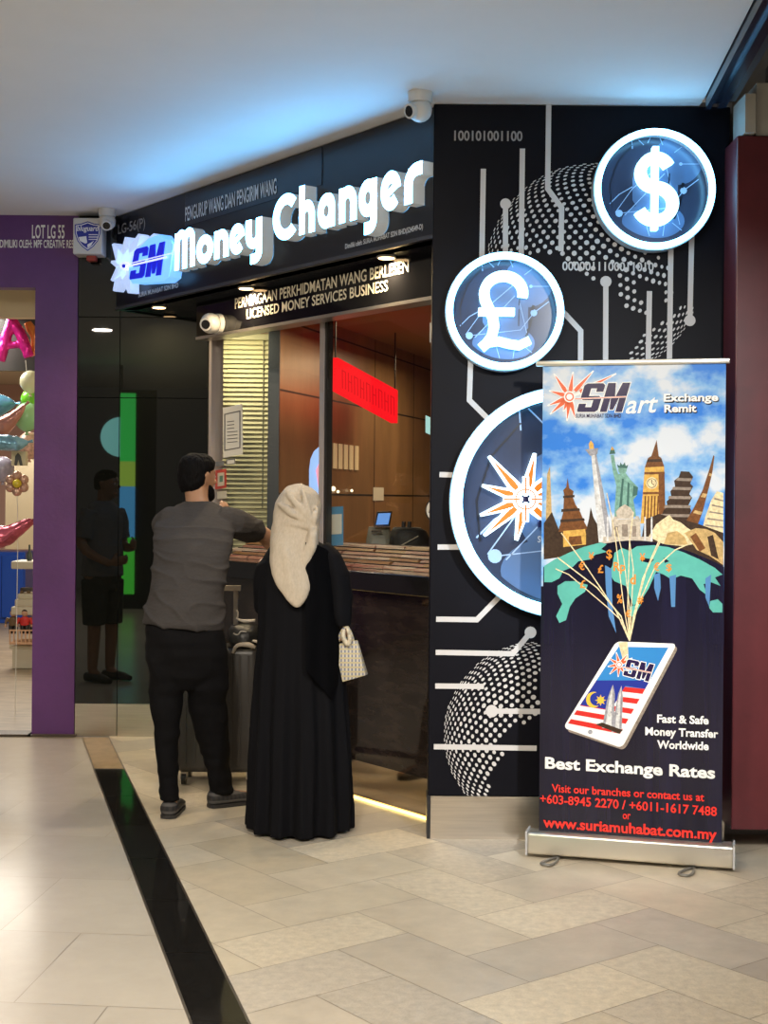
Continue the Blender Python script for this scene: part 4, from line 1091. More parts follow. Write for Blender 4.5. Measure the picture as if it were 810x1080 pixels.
b = NB(); c = V((W(258, 665, YS + .09).x, YS + .09, z1 + .002))
loft(b, [(c + V((0, 0, .002)), V((.075, 0, 0)), V((0, .085, 0))), (c + V((0, 0, .03)), V((.095, 0, 0)), V((0, .095, 0))), (c + V((0, 0, .075)), V((.092, 0, 0)), V((0, .09, 0))), (c + V((0, 0, .105)), V((.07, 0, 0)), V((0, .06, 0))), (c + V((0, 0, .115)), V((.03, 0, 0)), V((0, .02, 0)))], 24, lambda i, a: 1 + .06 * math.sin(3 * a + i))
obj('body', b, M('bag_black', (.010, .010, .010), .4, bump=(14, .6)), tb, smooth=True)
b = NB()
tube(b, [W(249, 652, YS - .01), W(253, 654, YS - .012), W(259, 655, YS - .012), W(269, 654.5, YS - .01)], [.004, .006, .009, .008], 8, smooth_path=4)
obj('strap', b, M('strap_pale', (.40, .36, .31), .5), tb, smooth=True)
b = NB(); tube(b, [W(249, 644, YS - .01), W(251, 646, YS - .012), W(250.5, 652, YS - .012)], .004, 8, smooth_path=4)
obj('strap', b, MATS['strap_pale'], tb, smooth=True)
b = NB(); tube(b, [W(246, 668, YS - .01), W(251, 669.5, YS - .012), W(254, 666, YS - .012), W(260, 666.5, YS - .01)], .0035, 8, smooth_path=4)
obj('strap', b, MATS['strap_pale'], tb, smooth=True)
b = NB(); tube(b, [W(266, 676, YS - .01), W(272, 677, YS - .012), W(275, 681, YS - .01)], [.005, .009, .004], 8, smooth_path=4)
obj('strap', b, M('strap_pale', (.40, .36, .31), .5), tb, smooth=True)
# ================================================================== ROLL-UP BANNER
ban = thing('rollup_banner', 'tall roll-up banner on a silver base advertising money transfer, in front of the black wall', 'banner', (1.0, 5.68, 0))
silver = M('banner_aluminium', (0.70, 0.66, 0.58), .32, metal=.85)
tB0, zB1 = BAN.hit(557, 881.5); tB1, zB0 = BAN.hit(774, 917)
zb1 = .108; zb0 = .018
b = NB(); fbox(b, BAN, tB0, tB1, zb0, zb1, -.05, .05); bevel(b, .012, 3); obj('base', b, silver, ban, smooth=40)
for t in (tB0 - .004, tB1 - .004):
    b = NB(); fbox(b, BAN, t, t + .008, zb0 - .002, zb1 + .004, -.052, .052); obj('end_cap', b, M('endcap_grey', (.45, .45, .46), .4), ban)
for px in (597, 740):
    t = BAN.hit(px, 910)[0]
    b = NB(); tube(b, [BAN.pt(t - .03, .012, -.02), BAN.pt(t - .03, .008, .10), BAN.pt(t - .05, .008, .16), BAN.pt(t - .085, .008, .14), BAN.pt(t - .06, .008, .07), BAN.pt(t, .010, -.02)], .006, 8, smooth_path=4); obj('foot', b, M('foot_grey', (.25, .24, .22), .4, metal=.6), ban, smooth=True)
tS0 = BAN.hit(570.5, 640)[0]; tS1 = BAN.hit(763.5, 640)[0]
zS1 = BAN.hit(665, 384)[1]; 
zS0 = zb1 - .004
b = NB(); fbox(b, BAN, BAN.hit(565.5, 385)[0], BAN.hit(770, 382)[0], zS1 - .004, zS1 + .018, -.012, .012); bevel(b, .004); obj('top_rail', b, silver, ban, smooth=40)
b = NB(); cyl(b, BAN.pt((tS0 + tS1) / 2, zb0 + .02, -.03), BAN.pt((tS0 + tS1) / 2, zS1, -.03), .008, 12); obj('pole', b, silver, ban, smooth=40)
# printed sheet: cloudy blue sky above, dark navy below
def sky_print():
    m = bpy.data.materials.new('sky_print'); m.use_nodes = True; nt = m.node_tree; bs = nt.nodes['Principled BSDF']
    tc = nt.nodes.new('ShaderNodeTexCoord'); nz = nt.nodes.new('ShaderNodeTexNoise'); nz.inputs['Scale'].default_value = 3.6; nz.inputs['Detail'].default_value = 7; nz.inputs['Roughness'].default_value = .55
    mp = nt.nodes.new('ShaderNodeMapping'); mp.inputs['Location'].default_value = (3.1, 0, 1.7); mp.inputs['Scale'].default_value = (1, 1, 1.3)
    nt.links.new(tc.outputs['Object'], mp.inputs[0]); nt.links.new(mp.outputs[0], nz.inputs['Vector'])
    cr = nt.nodes.new('ShaderNodeValToRGB'); e = cr.color_ramp.elements
    e[0].position = .40; e[0].color = (.035, .20, .68, 1); e[1].position = .57; e[1].color = (.62, .67, .74, 1)
    k = cr.color_ramp.elements.new(.485); k.color = (.22, .44, .74, 1)
    nt.links.new(nz.outputs['Fac'], cr.inputs[0]); nt.links.new(cr.outputs[0], bs.inputs['Base Color'])
    bs.inputs['Roughness'].default_value = .2; bs.inputs['Specular IOR Level'].default_value = .5
    return m
def vinyl(name, col, noise=None):
    m = M(name, col, .16, noise=noise, bump=(5, .25), stretch=(3, 3, .12))
    return m
navyb = vinyl('banner_navy', (0.008, 0.007, 0.022), (2.5, .5))
zH = BAN.hit(665, 590)[1]
sheet_bm = NB(); fbox(sheet_bm, BAN, tS0, tS1, zS0, zS1, -.0012, 0); sheet = obj('sheet', sheet_bm, navyb, ban)
b = NB(); poly3(b, [BAN.pt(tS0, zH - .12, .0004), BAN.pt(tS1, zH - .12, .0004), BAN.pt(tS1, zS1, .0004), BAN.pt(tS0, zS1, .0004)]); obj('sky_print', b, sky_print(), sheet)
def ink(name, col, rough=.25, noise=None): return M('ink_' + name, col, rough, noise=noise or (70, .35) if name in ('brown', 'dark_brown', 'tan', 'stone', 'stone_shade', 'gold', 'cream', 'verdigris', 'grey', 'pale') else noise)
_lay = [0.0008]
def prints(name, polys, parent=None):
    """polys: (material, list of frame pixels) stacked in order on the sheet"""
    b = NB(); mats = []
    for m, pts in polys:
        if m not in mats: mats.append(m)
        _lay[0] += .00002
        ppoly(b, BAN, pts, _lay[0], mats.index(m))
    return obj(name, b, mats, parent or sheet)
def lines(name, m, strokes, parent=None):
    b = NB()
    for pts, w in strokes:
        _lay[0] += .00001; stroke_px(b, BAN, pts, w, _lay[0])
    return obj(name, b, m, parent or sheet)
brown, brown2, tanp, stone, stone2 = ink('brown', (.16, .06, .018)), ink('dark_brown', (.045, .025, .015)), ink('tan', (.50, .34, .14)), ink('stone', (.50, .44, .36)), ink('stone_shade', (.26, .21, .17))
teal, verdi, verdi2, goldb, cream = ink('teal', (.10, .42, .36), noise=(14, .1)), ink('verdigris', (.17, .34, .28)), ink('verdigris_dark', (.05, .13, .11)), ink('gold', (.62, .36, .08)), ink('cream', (.72, .60, .36))
earth = vinyl('banner_navy', (0, 0, 0)); greyp = ink('grey', (.30, .30, .33)); palep = ink('pale', (.60, .60, .60)); whitep = ink('white', (.86, .85, .83)); redp = ink('red', (.62, .025, .02)); rosep = ink('letter_red', (.80, .035, .025)); bluep = ink('blue', (.015, .03, .28)); blackp = ink('black', (.01, .01, .012)); yellowp = ink('yellow', (.75, .50, .05)); orangep = ink('orange', (.70, .25, .03)); purp = ink('violet_navy', (.014, .006, .055))
# landmark row
prints('tower_print', [(tanp, [(575, 572), (577, 500), (580, 492), (583, 572)]), (brown2, [(573.5, 590), (573.5, 552), (582, 540), (590, 560), (600, 575), (612, 585)])])
prints('pagoda_print', [(brown2, [(584, 580), (590, 555), (600, 545), (616, 556), (628, 560), (640, 580)]),
    (brown, [(598.7, 504), (600.5, 515), (605, 518), (604, 524), (607, 532), (612, 540), (617, 552), (621, 559), (589, 561), (592, 548), (594, 540), (594.5, 530), (595, 522), (594, 517), (597, 514)]),
    (goldb, [(594, 560), (617, 558), (620, 574), (594, 577)]), (brown2, [(594, 523), (606, 522), (606, 524.5), (594, 525.5)]), (brown2, [(592, 537), (611, 536), (612, 538.5), (592, 540)]), (brown2, [(591, 548), (616, 546.5), (617, 549), (591, 551)]), (brown, [(600, 566), (613, 565), (614, 574), (600, 575)])])
prints('dark_temple_print', [(brown2, [(618, 560), (621, 548), (623, 535), (626, 546), (634, 560), (638, 576), (618, 580)])])
prints('monument_print', [(palep, [(623.5, 479), (629, 479), (646.5, 572), (631.5, 572)]), (greyp, [(627, 479), (629, 479), (646.5, 572), (640, 572)]), (greyp, [(617, 474), (631, 472.5), (630, 479), (622.5, 481)]), (goldb, [(621.5, 473.5), (621, 468), (623, 464.5), (626, 468), (626.5, 473)])])
prints('robed_statue_print', [(verdi, [(652, 500), (660, 499), (665, 506), (673, 514), (672, 522), (668, 527), (671, 545), (648, 545), (649, 525), (650, 512), (646.5, 498), (644, 480), (647.5, 479.5), (649.5, 492)]),
    (verdi2, [(656, 505), (658, 505), (655, 545), (652, 545)]), (verdi2, [(662, 508), (664, 510), (663, 545), (660.5, 545)]), (verdi2, [(668, 512), (673, 514), (672, 522), (667, 524)]),
    (verdi, circ(656.5, 495, 4.6, 14, 5.4)), (verdi2, [(651.5, 493), (651, 489.5), (653.5, 491.5), (654.5, 487.5), (656.5, 491), (659, 487.5), (660, 491.5), (662.5, 490), (661.5, 494)]), (verdi2, [(642.5, 479), (649, 478.5), (648, 474.5), (644, 474.5)]), (goldb, [(644, 474.5), (645.5, 470.5), (648, 474.5)])])
prints('clock_tower_print', [(goldb, [(680, 493), (700.5, 492), (702, 552), (675.5, 552)]), (brown, [(680, 493), (683.5, 483), (687, 481), (692.6, 464), (694.8, 481), (697.5, 483), (700.5, 492)]), (brown2, [(683, 484.5), (697.5, 484), (698.5, 487), (682, 487.5)]),
    (brown, [(679.5, 498), (701, 497.5), (701, 500), (679.5, 500.5)]), (cream, circ(687.5, 509.5, 6.2, 20)), (brown2, circ(687.5, 509.5, 5.0, 20)), (cream, circ(687.5, 509.5, 4.4, 20)), (brown, [(678, 519), (701, 518.5), (701, 521), (678, 521.5)]), (brown, [(694.5, 500), (700.8, 500), (702, 552), (695, 552)])] +
    [(brown, [(680 + 3.4 * i, 523), (681.4 + 3.4 * i, 523), (680.4 + 3.4 * i, 550), (678.8 + 3.4 * i, 550)]) for i in range(5)])
lines('clock_hands_print', brown2, [([(687.5, 510), (687.5, 506)], .8), ([(687.5, 510), (690, 511.5)], .8)])
prints('tiered_pagoda_print', [(brown2, [(718, 497), (727, 497.5), (731, 503), (728, 510), (731, 513), (727, 521), (730, 525), (726, 533), (729, 538), (726, 549), (696, 549), (700, 538), (704, 534), (703, 529), (708, 524), (707, 518), (712, 513), (711, 507), (716, 503)])] +
    [(stone2, [(714 - 4.2 * i, 504 + 9.5 * i), (730 - .4 * i, 504.5 + 9.5 * i), (729 - .4 * i, 507.5 + 9.5 * i), (713 - 4.2 * i, 507 + 9.5 * i)]) for i in range(5)])
prints('lattice_tower_print', [(brown, [(752.5, 480), (753.5, 481), (751.5, 497), (748, 513), (741, 540), (735, 556), (720, 556), (732, 535), (741, 517), (747.5, 497)]), (tanp, [(741, 520), (746, 521), (744, 525), (739, 524)]), (tanp, [(733, 538), (741, 540), (739, 543), (731, 541)]), (tanp, [(748.5, 499), (751, 500), (750, 502.5), (747.5, 501.5)])])
prints('leaning_tower_print', [(cream, [(756, 518), (763, 520), (763, 568), (738, 568), (744, 545), (750, 528)])] + [(stone2, [(753.5 - 2.4 * i, 525 + 7 * i), (763, 527.5 + 7 * i), (763, 529 + 7 * i), (753 - 2.4 * i, 526.6 + 7 * i)]) for i in range(6)])
prints('ridge_print', [(brown2, [(676, 572), (680, 548), (695, 542), (712, 546), (735, 552), (763, 562), (763, 600), (730, 585)]), (cream, [(684, 566), (692, 553), (700, 547), (706, 543), (710, 548), (718, 551), (724, 556), (733, 562), (738, 572), (722, 576), (700, 574)]), (tanp, [(700, 574), (704, 562), (714, 560), (722, 566), (726, 575)]), (tanp, [(722, 562), (734, 557), (745, 558), (754, 562), (763, 572), (763, 596), (748, 586), (735, 580)]), (brown, [(728, 566), (734, 562), (744, 578), (738, 582)]), (brown2, [(746, 566), (752, 564), (758, 590), (750, 586)])])
prints('dome_print', [(stone, [(649.5, 540), (653, 535.5), (659, 532), (665, 535.5), (668.5, 541), (668, 547), (651, 547)]), (stone, [(645, 548), (675, 547), (676, 570), (645, 571)]), (stone2, [(656, 553), (662, 553), (662.5, 570), (656, 570)]), (stone2, [(648, 555), (652, 555), (652, 568), (648, 568)]), (stone2, [(667, 555), (671, 555), (671, 568), (667, 568)]), (stone, circ(649, 547, 2.4, 10)), (stone, circ(672, 546.5, 2.4, 10)), (stone, [(636, 566), (686, 566), (688, 573), (634, 573)])] +
    [(palep, [(x, 545), (x + 1.6, 545), (x + 1.8, 571), (x - .2, 571)]) for x in (634, 640, 679.5, 686.5)])
# globe
top_arc = [(573.2, 598)] + [(573.2 + (763.6 - 573.2) * i / 24, 597 - 27 * math.sin(math.pi * i / 24)) for i in range(1, 24)] + [(763.6, 598)]
prints('globe_print', [(earth, top_arc + [(763.6, 680), (572, 680)])])
prints('continent_print', [(teal, [(574, 597), (585, 590), (600, 583), (615, 577), (634, 572), (640, 574), (634, 579), (640, 582), (628, 585), (622, 590), (610, 592), (604, 598), (594, 602), (590, 610), (582, 614), (574, 614)]),
    (teal, [(588, 618), (596, 613), (608, 613), (620, 617), (617, 624), (607, 631), (601, 640), (597, 654), (590, 657), (586.5, 650), (593, 637), (588, 626)]),
    (teal, [(648, 583), (656, 578), (664, 581), (672, 576), (690, 575), (705, 577), (722, 583), (738, 590), (754, 599), (762, 606), (754, 609), (760, 618), (750, 614), (742, 616), (746, 628), (738, 622), (730, 610), (718, 607), (708, 611), (700, 606), (692, 603), (688, 612), (684, 621), (677, 632), (668, 639), (664, 628), (660, 618), (648, 613), (642, 604), (646, 596)]),
    (teal, [(749, 634), (757, 632), (762, 637), (762, 646), (752, 646), (748, 641)]), (teal, [(664, 640), (676, 637), (670, 648), (664, 652)]),
    (earth, [(676, 588), (690, 590), (686, 594), (676, 592)]), (earth, [(700, 588), (706, 592), (701, 594)])])
wet = ink('water_blue', (.08, .22, .46))
for pg_ in ([(638, 596), (645, 600), (646, 640), (650, 668), (642, 650), (639, 620)], [(690, 606), (696, 604), (697, 620), (694, 634), (690, 620)], [(706, 608), (713, 606), (712, 640), (708, 640)], [(744, 610), (750, 606), (748, 640), (744, 630)]):
    prints('water_print', [(wet, pg_)])
HUB = (664, 676)
lines('beam_print', cream, [([HUB, (655, 650), (630, 620), (588, 588)], 1.3), ([HUB, (650, 645), (620, 600), (592, 562)], 1.2), ([HUB, (658, 640), (648, 560), (640, 520)], 1.0), ([HUB, (662, 640), (664, 570), (668, 540)], 1.0), ([HUB, (672, 640), (690, 600), (712, 580), (728, 573)], 1.2), ([HUB, (670, 645), (682, 600), (706, 545)], 1.2), ([HUB, (664, 640), (658, 590), (650, 556)], .9), ([HUB, (656, 655), (640, 640), (600, 606), (586, 600)], 1.1), ([HUB, (668, 650), (678, 610), (696, 572)], 1.1), ([HUB, (666, 640), (668, 600), (664, 570)], .9)])
_lay[0] += .0002
for ch, x, y, h in (('$', 641, 589, 9), ('Rp', 650, 602, 9), ('¥', 676, 592, 8), ('€', 691, 602, 8), ('£', 632, 604, 8), ('d', 666, 616, 10), ('£', 613, 620, 8), ('฿', 605, 621, 1), ('%', 652, 636, 9), ('#', 674, 636, 8), ('¥', 622, 590, 7), ('€', 612, 601, 8), ('€', 661, 651, 7), ('$', 704, 602, 7)):
    if h < 2: continue
    b = NB(); text_into(b, BAN, ch, (x - len(ch) * 1.5, y), (x + 4.5 + 5 * (len(ch) - 1), y), h, _lay[0], .02)
    obj('currency_symbol', b, orangep, sheet)
# telephone with a flag on its screen
def rquad(q, r=.07, n=5):
    f = quadmap(q); pts = []
    for (cu, cv, a0) in ((1 - r, 1 - r * .7, 0), (r, 1 - r * .7, 90), (r, r * .7, 180), (1 - r, r * .7, 270)):
        for i in range(n + 1):
            a = R(a0 + 90 * i / n); pts.append(f(cu + r * math.cos(a), cv + r * .7 * math.sin(a)))
    return pts
PH = [(650, 676.5), (714, 679), (656, 789), (594, 767.5)]
PHs = [(653, 677), (716, 682), (658.5, 791.5), (597, 771)]
SCR = [(652.5, 682), (705, 683), (654, 774), (599, 763)]
prints('phone_print', [(stone2, rquad(PHs)), (whitep, rquad(PH)), (ink('screen_blue', (.03, .22, .55)), SCR)])
fl = quadmap(SCR)
fq = lambda u, v: fl(u, v)
stripes = []
for i in range(9):
    v0, v1 = .52 - .52 * i / 9, .52 - .52 * (i + 1) / 9
    stripes.append((redp if i % 2 == 0 else whitep, [fq(0, v1), fq(1, v1), fq(1, v0), fq(0, v0)]))
prints('flag_print', stripes + [(bluep, [fq(0, .24), fq(.60, .24), fq(.60, .55), fq(0, .55)]), (bluep, [fq(0, .55), fq(1, .52), fq(1, .62), fq(0, .56)]),
    (yellowp, circ(626, 738, 8, 20, 8.4)), (bluep, circ(629, 737.4, 6.8, 20, 7.0)), (yellowp, [(633.5 + (6 if k % 2 == 0 else 3) * math.cos(k * math.pi / 8), 738.5 + (6 if k % 2 == 0 else 3) * math.sin(k * math.pi / 8)) for k in range(16)]),
    (greyp, [(635, 768), (640, 740), (643, 730), (646.5, 722), (648.5, 732), (647.5, 768)]), (palep, [(638, 768), (643, 735), (646, 724), (645, 768)]), (greyp, [(645, 772), (650, 742), (652, 732), (655.5, 723), (657, 735), (655.5, 772)]), (palep, [(648, 772), (652, 738), (655, 726), (653, 772)]), (brown2, [(628, 764), (635, 762), (657, 770), (653, 774)]), (greyp, [(644, 750), (652, 752), (652, 754), (644, 752)]), (cream, [(652, 677.5), (662, 677), (663, 696), (658, 700)]), (greyp, circ(622.5, 772, 2.4, 12))])
# logos
def sm_logo(c, tips, base, q, under, parent_name):
    b = NB(); _lay[0] += .0003; o1 = _lay[0]
    star_rays(b, BAN, c, tips, base * 1.25, o1, 0, 1, o1 + .0001, 0, .62)
    ppoly(b, BAN, circ(c[0], c[1], base * 2.2, 18), o1 + .00012, 0); ppoly(b, BAN, circ(c[0], c[1], base * 1.7, 18), o1 + .00014, 1); ppoly(b, BAN, circ(c[0], c[1], base * 1.2, 16), o1 + .00016, 0)
    f = quadmap(q)
    for P_ in (S_POLY, M_POLY):
        pts = [f(u, v) for u, v in P_]
        stroke_px(b, BAN, pts, 1.6, o1 + .0002, 0, 0, True); ppoly(b, BAN, pts, o1 + .00024, 2)
    stroke_px(b, BAN, [f(-.12, .46), f(1.0, .52)], 1.5, o1 + .00028, 0); stroke_px(b, BAN, [f(-.12, .46), f(1.0, .52)], .7, o1 + .0003, 1)
    if under: text_into(b, BAN, 'SURIA MUHABAT SDN BHD', under[0], under[1], 4.0, o1 + .0003, .01, mi=2)
    _lay[0] += .0003
    return obj(parent_name, b, [whitep, ink('logo_red', (.72, .12, .04)), purp], sheet)
sm_logo((600.7, 418.5), [(584, 394), (604.5, 392), (626, 391), (579, 412), (577.5, 428), (580, 437), (598, 444), (607, 442), (650, 394), (594, 434)], 2.7, [(617, 404.5), (665, 403.5), (656, 434.5), (608, 434.5)], ((607, 440.5), (655, 440.5)), 'logo_print')
sm_logo((653, 701), [(642, 694), (650, 688), (662, 690), (641, 703), (643, 711), (652, 714), (667, 694), (659, 711)], 1.7, [(662, 695), (690, 701), (684, 719), (657, 712)], None, 'logo_print')
b = NB(); _lay[0] += .0002; text_into(b, BAN, 'art', (660, 436), (694, 434.5), 19, _lay[0], .012, .28); obj('lettering', b, whitep, sheet)
def words(name, m, items, bold=.02, shadow=None):
    if shadow is not None:
        b = NB(); _lay[0] += .0001
        for s, p0, p1, h in items: text_into(b, BAN, s, (p0[0] + 1, p0[1] + .9), (p1[0] + 1, p1[1] + .9), h, _lay[0], bold + .012)
        obj(name + '_shadow', b, shadow, sheet)
    b = NB(); _lay[0] += .0002
    for s, p0, p1, h in items: text_into(b, BAN, s, p0, p1, h, _lay[0], bold)
    return obj(name, b, m, sheet)
words('lettering', whitep, [('Exchange', (700, 423.3), (757.5, 422.6), 7.6), ('Remit', (700.6, 434.6), (734.4, 434.2), 7.6)], .03, blackp)
words('lettering', whitep, [('Fast & Safe', (693, 761.8), (747.4, 763.8), 8), ('Money Transfer', (680.5, 775), (757.5, 778), 8), ('Worldwide', (693, 789), (747.4, 791), 8)], .03)
words('lettering', whitep, [('Best Exchange Rates', (574.8, 810), (754.2, 821), 11.5)], .032)
words('lettering', rosep, [('Visit our branches or contact us at', (581.8, 835), (742.8, 845), 8), ('+603-8945 2270 / +6011-1617 7488', (569.5, 846.5), (756, 860.5), 9), ('or', (656.7, 863.5), (665, 864), 8)], .02)
words('lettering', rosep, [('www.suriamuhabat.com.my', (572.8, 872), (756, 885.5), 10.5)], .028)

# ================================================================== INSIDE THE KIOSK AND ON ITS GLASS
blind = thing('venetian_blind', 'cream venetian blind hanging behind the left pane of the kiosk window', 'blind', (W(255, 500, 8.80).x, 8.80, 1.2))
bl_m = M('blind_cream', (0.62, 0.56, 0.34), .5)
x0, x1 = W(229, 400, 8.8).x, W(283, 400, 8.8).x
zt_, zb_ = W(255, 359, 8.8).z, W(255, 585, 8.8).z
b = NB(); n = 46
for i in range(n):
    z = zb_ + (zt_ - zb_) * (i + .5) / n
    hexa(b, [(x0, 8.785, z - .015), (x1, 8.785, z - .015), (x1, 8.799, z + .012), (x0, 8.799, z + .012), (x0, 8.783, z - .0135), (x1, 8.783, z - .0135), (x1, 8.797, z + .0135), (x0, 8.797, z + .0135)])
obj('slats', b, bl_m, blind)
b = NB(); box(b, (x0 - .01, 8.775, zt_), (x1 + .01, 8.825, zt_ + .04)); bevel(b, .006); obj('headrail', b, bl_m, blind)
b = NB(); cyl(b, V((x1 - .03, 8.78, zt_)), V((x1 - .03, 8.78, zb_ + .3)), .004, 8); obj('wand', b, M('wand', (.3, .28, .2), .3), blind)
b = NB(); box(b, (x1 + .005, 8.74, 0), (x1 + .075, 8.80, ZS + .1)); struct('window_post_inner', b, M('post_bluegrey', (.03, .035, .05), .35))
paper = M('paper', (.72, .70, .64), .6); prt = M('paper_print', (.08, .08, .08), .6)
def glass_sheet(name, label, cat, q, off=GL + .004, mat_=None, extra=None, grp=None):
    b = NB(); ppoly(b, FAS, q, off, 0, .0015); o = obj(name, b, mat_ or paper)
    tag(o, label, cat, grp)
    if extra:
        bb = NB(); extra(bb, off + .0006); obj('print', bb, prt, o)
    return o
def notice(bb, off):
    stroke_px(bb, FAS, [(237, 437), (253, 433.5), (253, 472), (237, 475)], 1.1, off, 0, 0, True)
    for i in range(7): stroke_px(bb, FAS, [(239.5, 445 + i * 3.6), (247 if i < 3 else 250.5, 444 + i * 3.6)], .8, off)
glass_sheet('paper_notice', 'white printed notice sheet stuck on the glass above the man\'s right shoulder', 'notice', [(235, 430), (255.5, 426), (256, 479), (235.5, 483)], extra=notice)
glass_sheet('sticker', 'small dark label stuck on the glass just below the white notice', 'sticker', [(227.5, 487), (236, 486), (236, 491), (227.5, 492)], mat_=M('sticker_grey', (.18, .18, .18), .5), grp='stickers on the kiosk glass')
def st2(bb, off): stroke_px(bb, FAS, [(239, 485), (247.5, 484), (247.5, 489), (239, 490)], .8, off, 0, 0, True)
glass_sheet('sticker', 'small pale outlined label under the right corner of the white notice', 'sticker', [(238.5, 484.5), (248, 483.5), (248, 489.5), (238.5, 490.5)], extra=st2, grp='stickers on the kiosk glass')
def st3(bb, off): ppoly(bb, FAS, [(230, 499), (236.5, 498), (236.5, 511), (230, 512)], off)
o = glass_sheet('sticker', 'red bordered payment sticker on the glass beside the man\'s face', 'sticker', [(227, 496), (238.5, 494.5), (238.5, 514.5), (227, 516)], mat_=M('sticker_red', (.50, .06, .04), .5), grp='stickers on the kiosk glass')
b = NB(); ppoly(b, FAS, [(229.5, 499), (236.5, 498), (236.5, 512), (229.5, 513)], GL + .0062); obj('inset', b, M('sticker_cream', (.55, .48, .38), .5), o)
b = NB(); ppoly(b, FAS, [(231.5, 502), (235, 501.5), (235, 508), (231.5, 508.5)], GL + .0068); obj('motif', b, M('sticker_green', (.10, .20, .14), .5), o)
glass_sheet('sticker', 'small cream label on the glass below the red payment sticker', 'sticker', [(229, 518.5), (239, 517.5), (239, 525.5), (229, 526.5)], mat_=M('sticker_pale', (.5, .46, .36), .5), grp='stickers on the kiosk glass')
def st4(bb, off):
    ppoly(bb, FAS, [(454.8, 343), (457.6, 342.6), (457.6, 348.5), (454.8, 349)], off); ppoly(bb, FAS, [(454.6, 352), (457.8, 351.6), (457.8, 358), (454.6, 358.4)], off)
glass_sheet('sticker', 'white upright label at the top right corner of the kiosk window', 'sticker', [(453.2, 340.5), (459.4, 339.6), (459.4, 360.5), (453.2, 361.3)], extra=st4, grp='stickers on the kiosk glass')
b = NB(); ppoly(b, FAS, circ(455.5, 538, 7, 24, 11), GL + .004, 0, .0015); ppoly(b, FAS, circ(455.5, 538, 5.8, 24, 9.4), GL + .0046, 1)
o = obj('round_sticker', b, [M('sticker_black', (.02, .02, .02), .4), paper]); tag(o, 'round black and white sticker at the right edge of the kiosk window', 'sticker', 'stickers on the kiosk glass')
b = NB(); stroke_px(b, FAS, [(452.5, 541), (454.5, 533), (457, 541)], 1.2, GL + .0052); obj('print', b, prt, o)
# sloping banknote display behind the glass
nd = thing('banknote_display', 'sloping display of layered banknotes on the counter behind the glass', 'display', FAS.pt(-1.2, ZK, -.45))
def note_mat(name, cols, k):
    m = bpy.data.materials.new(name); m.use_nodes = True; nt = m.node_tree; bs = nt.nodes['Principled BSDF']
    tc = nt.nodes.new('ShaderNodeTexCoord'); mp = nt.nodes.new('ShaderNodeMapping'); mp.inputs['Scale'].default_value = (2.6, 2.6, 150); mp.inputs['Location'].default_value = (k, k, k)
    nz = nt.nodes.new('ShaderNodeTexNoise'); nz.inputs['Scale'].default_value = 1.4; nz.inputs['Detail'].default_value = 6; nz.inputs['Roughness'].default_value = .7
    nt.links.new(tc.outputs['Object'], mp.inputs[0]); nt.links.new(mp.outputs[0], nz.inputs['Vector'])
    cr = nt.nodes.new('ShaderNodeValToRGB'); cr.color_ramp.elements[0].position = .30; cr.color_ramp.elements[0].color = (*cols[0], 1); cr.color_ramp.elements[1].position = .72; cr.color_ramp.elements[1].color = (*cols[-1], 1)
    for i, c in enumerate(cols[1:-1]): e = cr.color_ramp.elements.new(.30 + .42 * (i + 1) / (len(cols) - 1)); e.color = (*c, 1)
    nt.links.new(nz.outputs['Fac'], cr.inputs[0]); nt.links.new(cr.outputs[0], bs.inputs['Base Color']); bs.inputs['Roughness'].default_value = .4
    return m
NM = [note_mat('notes_a', [(.012, .008, .008), (.30, .08, .06), (.50, .32, .24), (.05, .02, .02)], 0), note_mat('notes_b', [(.015, .01, .01), (.34, .13, .09), (.66, .56, .48), (.16, .06, .08)], 3), note_mat('notes_c', [(.01, .01, .01), (.40, .20, .06), (.20, .07, .05), (.48, .36, .20)], 6)]
rr = random.Random(11)
for i in range(6):
    zA, zB = ZK + .002 + i * .018, ZK + .002 + (i + 1) * .018
    o0 = GL - .03 - i * .034
    for seg_ in range(9):
        t0 = -2.36 + seg_ * .255 + .04 * math.sin(i * 2.3); t1 = t0 + .256 - (.02 if (seg_ + i * 3) % 4 == 0 else 0)
        b = NB(); j = rr.uniform(-.004, .004)
        hexa(b, [FAS.pt(t0, zA, o0 + j), FAS.pt(t1, zA, o0 + j), FAS.pt(t1, zA, o0 - .05), FAS.pt(t0, zA, o0 - .05), FAS.pt(t0, zB - .003, o0 - .012 + j), FAS.pt(t1, zB - .003, o0 - .012 + j), FAS.pt(t1, zB, o0 - .05), FAS.pt(t0, zB, o0 - .05)])
        obj('banknote_stack', b, NM[(i * 2 + (1 if seg_ in (2, 6) else 0)) % 3], nd)
for i in range(1, 6):  # dark strips stand in for the shade between the banknote rows
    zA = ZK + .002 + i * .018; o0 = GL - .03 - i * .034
    b = NB(); fbox(b, FAS, -2.37 + .05 * (i % 3), -.10 - .22 * (i % 2), zA - .0045, zA + .0035, o0 - .01, o0 + .007); obj('row_shade_strip', b, M('rack_black', (.012, .01, .01), .5), nd)
b = NB(); poly3(b, [FAS.pt(-2.40, ZK, GL - .04), FAS.pt(-2.40, ZK, GL - .29), FAS.pt(-2.40, ZK + .112, GL - .29)], 0, FAS.t * 2.33); obj('rack', b, M('rack_black', (.012, .01, .01), .5), nd)
